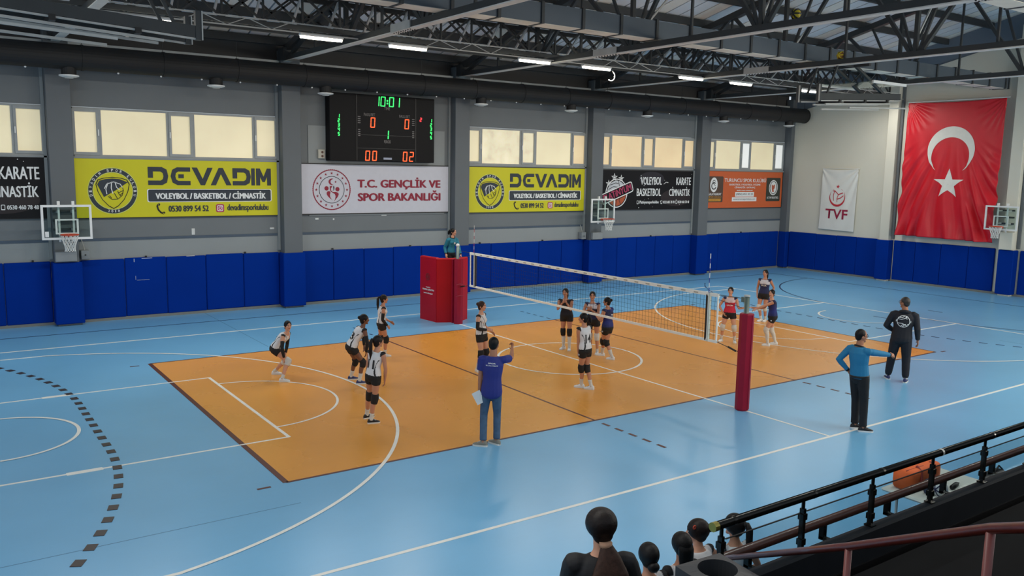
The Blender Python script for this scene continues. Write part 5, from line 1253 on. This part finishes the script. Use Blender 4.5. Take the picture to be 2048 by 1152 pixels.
    for j in ('R', 'L'):
        if sleeve == 'none': arm_tube(mb, j, -.35, .02, .012)
        elif sleeve == 'tee': arm_tube(mb, j, -.3, .62, .004, rr=loose)
        else: arm_tube(mb, j, -.3, 1.93,   .003 if sleeve == 'long' else .007, rr=loose)
    if sleeve == 'hood':
        c = cen(.97); mb.tube([c - fc * .03 + rc * .09 * math.cos(q) * k - fc * (.085 * math.sin(q)) * k + V((0, 0, .015 + .02 * math.sin(q))) for q in [PI * i / 8 - .15 for i in range(9)]], [.03, .034, .036, .04, .042, .04, .036, .034, .03], 10)
    def cf(p):
        t = (p - pel).dot(sp) / tl; c = cen(t); r = rgt(t); q = p - c
        l = q.dot(r) / kg
        return (jersey or j_white)(t, l, q.dot(side(0) * 0 + (fp + fc).normalized()))
    top = done(mb, 'jersey' if sleeve == 'none' else ('hoodie' if sleeve == 'hood' else 'shirt'), m_vcol, .0085, cf)
    if collar: done(MB().tube([cen(.985) + rc * .075 * k * math.cos(q) + fc * .068 * k * math.sin(q) + V((0, 0, .012 - .022 * math.sin(q))) for q in [2 * PI * i / 20 for i in range(20)]], .014 * k, 8, closed=True), 'collar', collar, sub=top)
    if sleeve in ('long', 'hood') and collar:
        for j in ('R', 'L'): cm = MB(); arm_tube(cm, j, 1.86, 1.97, .007, rr=[(1.8, .034), (2, .031)]); done(cm, 'cuff', collar, sub=top)
    # ---- bottoms
    bm = bm or m_kblack
    mb = MB(); torso(mb, -.2, .13 if tuck else .05, .014 * k)
    tr = [(0, .096), (.3, .09), (.6, .08), (1, .068), (1.3, .066), (1.7, .062), (2, .064)]
    if legs or bottom == 'shorts':
        for j in ('R', 'L'):
            if bottom == 'shorts': leg_tube(mb, j, -.05, .36, .012 * k)
            else: leg_tube(mb, j, -.05, 1.97, .004, rr=tr if bottom == 'trousers' else [(0, .1), (.3, .098), (.6, .088), (1, .076), (1.4, .072), (1.8, .066), (1.95, .05), (2, .05)])
    bo = done(mb, 'shorts' if bottom == 'shorts' else 'trousers', bm, .012)
    if bottom == 'shorts' and legs:
        c = J['L'][3]; done(MB().tube([lerp(J['L'][3], J['L'][4], .2) - rp * (.098 * kg) + fp * .03, lerp(J['L'][3], J['L'][4], .2) - rp * (.108 * kg) + fp * .03], .022, 12), 'crest', mat('crest_grey', (170, 170, 176), .6), sub=bo)
    if belt: torso_b = MB(); torso(torso_b, .02, .09, .022 * k, steps=3); done(torso_b, 'belt', belt, sub=bo)
    # ---- kneepads, socks, shoes, arm bands
    if legs:
        for j in ('R', 'L'):
            if pads:
                pm = pads[0] if j == 'R' else pads[1]
                if pm:
                    mb = MB(); leg_tube(mb, j, .80, 1.26, .011, 14, [(.78, .056), (.9, .062), (1.0, .064), (1.15, .058), (1.28, .05)]); kp = done(mb, 'knee_pad', pm)
            if socks:
                mb = MB(); leg_tube(mb, j, 2.02 - socks[1], 2.04, .006, 12); done(mb, 'sock', socks[0])
            sh = shoes or (m_white, m_kblack); shoe(root, M, J[j][5], fr if j == 'R' else fl, k, sh[0], sh[1], sh[2] if len(sh) > 2 else m_sole)
    if armband:
        for j in armband:
            mb = MB(); arm_tube(mb, j, .42, 1.9, .005, 12); done(mb, 'arm_sleeve', m_kblack)
    # ---- prints on the garment
    for s, back, t0, t1, w_, pm in prints:
        PRINTS.append((root, top, s, cen, rgt, sp, fc, rc, back, t0, t1, w_, pm))
    return root, J, M, hc, HM
m_num = mat('print_black', (26, 26, 30), .7)
PB2 = (m_kblack, m_kblack); PW2 = (m_kwhite, m_kwhite)
SHW = (m_white, m_kblack); m_shb = mat('shoe_navy', (34, 44, 96), .5); m_shk = mat('shoe_black', (24, 24, 26), .5); m_shg = mat('shoe_grey', (130, 128, 118), .7)
# --- white team
person('player in white crouching with hands on her knees, face to the camera', -6.88, 1.59, H=1.64, pel=(-.12, .05, .66), nb=(.14, .02, 1.01), fa=100, ca=112, ha=158, wr=(.07, -.20, .50), wl=(.10, .16, .52), er=(-.2, -.6, .2), el=(.1, .6, .2),
       ar=(.02, -.30), al=(-.14, .42), fr=95, fl=100, skin='fair', hair='bun', armband='RL', pads=PW2, socks=(m_kwhite, .22), shoes=SHW, prints=(('8', True, .3, .62, .13, m_num),))
person('dark-skinned player in white with number 3 on her back, leaning forward', -5.64, .34, H=1.66, pel=(-.12, 0, .80), nb=(.13, 0, 1.24), fa=72, ca=66, ha=85, wr=(.20, -.08, .70), wl=(.16, .2, .78), er=(.3, -.5, -.1), el=(.2, .6, 0),
       ar=(.05, -.05), al=(-.13, .36), fr=78, fl=85, skin='brown', hair='bun', armband='RL', pads=PB2, socks=(m_kwhite, .42), shoes=(m_shb, m_white), prints=(('3', True, .34, .68, .13, m_num),))
person('player in white with a long ponytail stepping right near the referee stand side', -3.97, 2.40, H=1.60, pel=(-.06, 0, .83), nb=(-.02, 0, 1.29), fa=85, ca=82, ha=85, wr=(.09, -.10, .80), wl=(.16, .15, .86), er=(-.6, -.5, 0), ar=(.02, .02), al=(-.15, .40), fr=85, fl=70, kr=90,
       skin='mid', hair='pony', hm=m_hd, ponylen=.32, armband='R', pads=PB2, socks=(m_kwhite, .3), shoes=SHW)
person('player in white with number 11 seen from behind, nearest of the team', -6.62, -2.46, H=1.64, pel=(.02, 0, .88), nb=(.09, 0, 1.355), fa=48, ca=42, ha=62, wr=(.23, -.02, .80), wl=(-.05, .28, .82), er=(.3, -.4, 0), ar=(-.02, -.02), al=(-.10, .30), fr=80, fl=55, kr=60,
       skin='mid', hair='pony', hm=m_hd, ponylen=.40, pads=PB2, socks=(m_kwhite, .3), shoes=(m_shk, m_white), prints=(('11', True, .33, .68, .15, m_num),))
person('fair-haired player in white smiling, arms bent in front of her', -2.75, -.10, H=1.66, pel=(.03, 0, .85), nb=(.01, 0, 1.37), fa=118, ca=112, ha=112, wr=(.17, -.18, 1.02), wl=(.27, .08, .92), er=(-.4, -.3, -.8), el=(-.2, .4, -.8), ar=(-.06, -.02), al=(.04, .16), fr=150, fl=120,
       skin='fair', hair='bun', hm=m_hb, armband='R', pads=PB2, socks=(m_kwhite, .36), shoes=SHW, prints=(('1', False, .45, .6, .04, m_num),))
person('player in white with number 14 looking left, in front of the net', -1.69, -2.64, H=1.65, pel=(-.02, 0, .86), nb=(-.06, 0, 1.385), fa=-55, ca=-42, ha=-85, wr=(-.10, .30, .78), wl=(-.17, .02, .76), el=(-.3, -.5, 0), ar=(.13, .02), al=(-.08, .14), fr=-75, fl=-80, kl=-70, kr=-50,
       skin='mid', hair='pony', ponylen=.16, pads=PB2, socks=(m_kwhite, .36), shoes=SHW, prints=(('14', True, .33, .70, .15, m_num),))
# --- navy team
person('player in dark navy behind the net with both hands raised to her mouth', .51, .81, H=1.64, pel=(.01, 0, .90), nb=(-.03, 0, 1.345), fa=192, ca=190, ha=200, wr=(-.10, -.20, 1.28), wl=(-.01, -.20, 1.29), er=(-.5, -.2, -1), el=(.5, -.2, -1), ar=(-.05, .05), al=(.10, -.06), fr=215, fl=182,
       skin='mid', hair='pony', hm=m_hd, jersey=lambda t, l, f: vc((24, 24, 36)), pads=PB2, socks=(m_kwhite, .70), shoes=SHW, group='players on the court')
person('player in navy and white clasping her hands, facing the camera behind the net', .81, -.07, H=1.62, pel=(-.09, 0, .88), nb=(-.13, 0, 1.355), fa=186, ca=190, ha=182, wr=(-.23, -.20, 1.20), wl=(-.15, -.22, 1.19), er=(-.5, 0, -1), el=(.5, 0, -1), ar=(-.15, .20), al=(.03, .06), fr=200, fl=190,
       skin='mid', hair='bun', jersey=j_navy, pads=PW2, socks=(m_kwhite, .2), shoes=SHW)
person('sturdy player in royal blue behind the net, turned left with her arm out', .66, -.65, H=1.59, g=1.16, pel=(0, 0, .80), nb=(-.01, 0, 1.30), fa=-66, ca=-58, ha=-80, wr=(-.20, .30, 1.08), wl=(-.29, .05, 1.10), el=(.2, -.4, -1), er=(.2, .4, -1), ar=(.14, 0), al=(-.11, .42), fr=-70, fl=-80,
       skin='mid', hair='bun', hm=m_hk, jersey=j_royal, pads=PB2, socks=(m_kwhite, .50), shoes=SHW, prints=(('7', True, .5, .72, .09, m_pw),))
person('player in a red jersey beyond the near end of the net, arm held out', 5.04, -.76, H=1.58, g=1.05, pel=(.0, 0, .81), nb=(0, 0, 1.29), fa=184, ha=190, wr=(-.17, -.05, .83), wl=(.46, -.06, 1.02), er=(-.6, .3, 0), el=(.1, 0, -1), ar=(-.19, .12), al=(.17, .06), fr=205, fl=172, curlL=.3,
       skin='fair', hair='pony', ponylen=.1, jersey=j_red, pads=PW2, socks=(m_kwhite, .34), shoes=SHW, prints=(('SPOR', False, .48, .56, .17, m_pw),))
person('tall player in navy and white standing farthest back, arms down', 8.68, .96, H=1.66, g=1.05, pel=(-.02, 0, .86), nb=(-.01, 0, 1.385), fa=196, ha=205, wr=(-.23, -.03, .86), wl=(.21, .02, .87), ar=(-.07, 0), al=(.06, .06), fr=225, fl=200,
       skin='mid', hair='pony', ponylen=.3, jersey=j_navy, pads=(m_kwhite, m_kwhite), socks=(m_kwhite, .3), shoes=SHW, prints=(('SPOR', False, .55, .64, .17, m_pw),))
person('player in royal blue with high white socks reaching to a teammate beside the red post', 5.71, -1.69, H=1.58, g=1.08, pel=(0, 0, .80), nb=(-.05, 0, 1.29), fa=-98, ca=-108, ha=-150, wr=(-.46, .08, 1.02), wl=(-.47, -.06, 1.0), er=(0, .3, -1), el=(0, -.3, -1), ar=(.11, .26), al=(-.09, -.05), fr=-80, fl=-85, curlR=.3, curlL=.3,
       skin='fair', hair='bun', hm=m_hd, jersey=j_royal, pads=PW2, socks=(m_kwhite, .80), shoes=SHW)
# --- staff and officials
_, J, M, _, _ = person('man in a blue T-shirt and jeans seen from behind, pointing with a raised arm', -5.52, -4.66, H=1.84, g=.88, male=True, pel=(.05, 0, .95), nb=(.07, 0, 1.565), fa=14, ca=8, ha=22, wr=(.40, .50, 1.59), wl=(-.16, .05, .86), er=(.5, 0, -.8), el=(-.7, -.4, 0), ar=(.15, .06), al=(-.08, -.04), fr=-45, fl=-72, kr=5, kl=-10,
       skin='tan', hair='short', hm=m_hk, jersey=plain((34, 46, 128)), sleeve='tee', tuck=False, bottom='trousers', bm=m_jean, socks=None, shoes=(m_shg, m_white), point=True, group='staff and officials', prints=(('SPOR', True, .80, .835, .13, m_pw), ('KULÜBÜ', True, .745, .78, .20, m_pw)))
nb_ = thing('notebook', 'white notebook held in the left hand of the pointing man', 'notebook', (-5.6, -4.6, .7))
W_ = M @ (J['L'][2] + V((-.01, -.055, -.07))); Q = Matrix.Rotation(M.to_euler().z, 3, 'Z') @ Matrix.Rotation(R(-28), 3, 'Y')
def qbox(a, b, c, off=0.0): return [W_ + Q @ V((x * a, y * b + off, z * c)) for x, y, z in ((-1, -1, -1), (1, -1, -1), (1, 1, -1), (-1, 1, -1), (-1, -1, 1), (1, -1, 1), (1, 1, 1), (-1, 1, 1))]
BF = [(3, 2, 1, 0), (4, 5, 6, 7), (0, 1, 5, 4), (1, 2, 6, 5), (2, 3, 7, 6), (3, 0, 4, 7)]
MB().add(qbox(.075, .006, .11, -.006), BF).build('cover', m_white, nb_); MB().add(qbox(.072, .006, .107, .006), BF).build('pages', mat('paper_teal_edge', (150, 176, 176), .7), nb_)
person('second referee in a teal shirt and black trousers on the near sideline, arm stretched right', .81, -7.58, H=1.85, male=True, pel=(-.09, 0, 1.0), nb=(-.13, 0, 1.575), fa=42, ca=44, ha=62, wr=(.43, .34, 1.40), wl=(-.29, .12, 1.08), er=(.3, -.2, -1), el=(-1, -.3, 0), ar=(.03, -.06), al=(-.11, .10), fr=78, fl=70, kr=30, kl=20, curlR=1.0,
       skin='tan', hair='short', jersey=plain((30, 122, 168)), sleeve='long', collar=m_kblack, tuck=True, bottom='trousers', bm=m_blk_t, socks=None, shoes=(m_shk, m_kblack, m_white), glasses=True, belt=m_black, group='staff and officials')
_, J, M, _, _ = person('man in a black hooded tracksuit with a white ball logo on his back', 4.96, -5.81, H=1.92, male=True, g=1.08, pel=(.02, 0, 1.02), nb=(.05, 0, 1.635), fa=6, ca=2, ha=-55, wr=(.36, .05, .99), wl=(-.15, .20, 1.14), er=(.2, -1, 0), el=(-.8, -.6, 0), ar=(.17, 0), al=(-.20, .18), fr=8, fl=-18,
       skin='tan', hair='short', hm=mat('hair_grey_black', (46, 42, 40), .5, var=.3, scale=40), jersey=plain((22, 24, 34)), sleeve='hood', tuck=False, bottom='joggers', bm=m_navy_t, socks=(m_kwhite, .14), shoes=(m_shb, m_white), glasses=True, group='staff and officials', prints=(('@ball', True, .50, .82, .19, m_pw),))
person('first referee in a teal shirt standing on the red padded stand', .33, 6.32, z=1.14, H=1.66, pel=(-.05, .05, .90), nb=(0, .0, 1.40), fa=135, ca=140, ha=118, wr=(-.20, -.20, .90), wl=(.26, -.10, .88), er=(-.5, .8, 0), el=(.3, .8, 0), ar=(-.12, 0), al=(.1, .1), fr=140, fl=135,
       skin='fair', hair='pony', ponylen=.14, jersey=plain((24, 116, 140)), sleeve='long', collar=m_kblack, bottom='trousers', bm=m_blk_t, socks=None, shoes=(m_shk, m_kblack), group='staff and officials', prints=(('@disc', False, .66, .74, .05, m_pw),))
# --- spectators and reserves, seen from behind at the bottom edge
person('woman in a black top, dark hair tied back, at the bottom edge', -9.92, -12.50, z=1.3, H=1.68, g=1.02, pel=(.02, -.05, .56), nb=(.05, -.02, 1.02), fa=-18, ca=-12, ha=-22, hp=4, wr=(.14, .28, .66), wl=(-.10, .32, .66), ar=(.12, .40), al=(-.10, .42), fr=-15, fl=-15,
       skin='fair', hair='big', hm=m_hd, ponylen=.30, jersey=plain((22, 22, 26)), sleeve='tee', tuck=False, bottom='trousers', bm=m_blk_t, socks=None, shoes=(m_shk, m_kblack), group='people sitting at the bottom edge')
box('bench', m_wood, None, -10.5, -9.4, -12.75, -12.42, 1.3, 1.78)
tag(bpy.data.objects['bench'], 'dark wooden seat under the woman in the black top', 'bench')
seat = dict(hv=1.14, H=1.68, pel=(0, -.02, .52), nb=(0, .0, 1.0), wr=(.12, .34, .56), wl=(-.12, .34, .56), ar=(.1, .42), al=(-.1, .42), bottom='shorts', pads=PB2, socks=(m_kwhite, .4), shoes=SHW, group='people sitting at the bottom edge')
person('reserve player in white with a low bun, second from the left at the bottom edge', -7.93, -11.0, fa=-40, ca=-38, ha=-30, hair='lowbun', skin='mid', **seat)
person('reserve player in white with long straight dark hair at the bottom edge', -7.50, -11.0, fa=-42, ca=-40, ha=-34, hair='long', hm=m_hk, ponylen=.30, skin='tan', **seat)
rt_, _, M, hc, HM = person('reserve player in white turned left, small bun and hair clip, at the bottom edge', -7.14, -10.92, fa=-50, ca=-50, ha=-95, hair='bun', hm=m_hd, skin='fair', prints=(('EKA ATLETİK', True, .78, .86, .25, m_num),), **{**seat, 'nb': (-.03, .02, 1.01), 'wl': (-.10, .18, 1.02), 'el': (-.3, -.3, -1)})
cl = M @ (hc + HM @ V((-.09, .03, .075))); MB().tube([cl + HM @ V((0, .018 * math.cos(q), .018 * math.sin(q))) for q in [2 * PI * i / 10 for i in range(10)]], .006, 6, closed=True).build('hair_clip', m_rim, rt_, True)
person('reserve player in white with a long braid behind the end of the glass railing', -6.72, -10.98, fa=-44, ca=-38, ha=-62, hair='pony', hm=m_hk, ponylen=.30, skin='mid', prints=(('EKA ATLETİK', True, .80, .87, .25, m_num), ('11', True, .3, .66, .16, m_num)), **seat)

def flush_people():
    dg = bpy.context.evaluated_depsgraph_get()
    new = [(o, col, bpy.data.meshes.new_from_object(o.evaluated_get(dg))) for o, col in RM]
    for o, col, me in new:
        o.modifiers.clear(); mt = o.data.materials[0]; old = o.data; me.name = old.name; o.data = me; bpy.data.meshes.remove(old)
        if not me.materials: me.materials.append(mt)
        me.polygons.foreach_set('use_smooth', [True] * len(me.polygons))
        if col:
            at = me.color_attributes.new('Col', 'FLOAT_COLOR', 'POINT')
            buf = []
            for v in me.vertices: buf.extend(col(v.co))
            at.data.foreach_set('color', buf)
    for root, top, s, cen, rgt, sp, fc, rc, back, t0, t1, w_, pm in PRINTS:
        me = top.data; bv = BVHTree.FromPolygons([v.co for v in me.vertices], [tuple(p.vertices) for p in me.polygons])
        c0, c1 = cen(t0), cen(t1); upv = (c1 - c0); h = upv.length; upv = upv.normalized(); out = (fc if not back else -fc); out = (out - upv * out.dot(upv)).normalized()
        rx = upv.cross(out); M = wm(root); mid = (c0 + c1) / 2
        def fn(v, mid=mid, rx=rx, upv=upv, out=out, bv=bv, M=M):
            p = mid + rx * v.x + upv * v.y; hit = bv.ray_cast(p + out * .5, -out, 1.0)
            q = hit[0] + out * .007 if hit[0] is not None else p + out * .12
            return M @ q
        if s == '@ball':
            r = w_ * .72
            flat('logo', [circ(0, 0, r, 32), circ(0, 0, r * .9, 32)], pm, top, None, 0, fn)
            for pts in ([(-.9, .35), (-.3, .3), (.2, .55), (.5, .9)], [(-.9, .0 + .55), (-.2, .6), (.1, .95)], [(-.85, -.35), (-.1, -.35), (.6, -.7)], [(-.4, -.9), (.0, -.5), (.85, -.4)], [(.3, .95), (.5, .4)], [(-.1, -.95), (.35, -.4)]): flat('logo_line', [stroke([(a * r, b * r) for a, b in pts], .014)], pm, top, None, 0, fn)
            flat('logo_bar', [rect(-r * 1.15, r * 1.15, -.022, .022)], pm, top, None, 0, fn)
        elif s == '@disc': flat('badge', [circ(.02, 0, .03, 20)], pm, top, None, 0, fn)
        else: text('number' if s[0].isdigit() else 'lettering', s, pm, top, None, -w_ / 2, w_ / 2, -h / 2, h / 2, 0, .02, fn=fn)
flush_people()
flush()
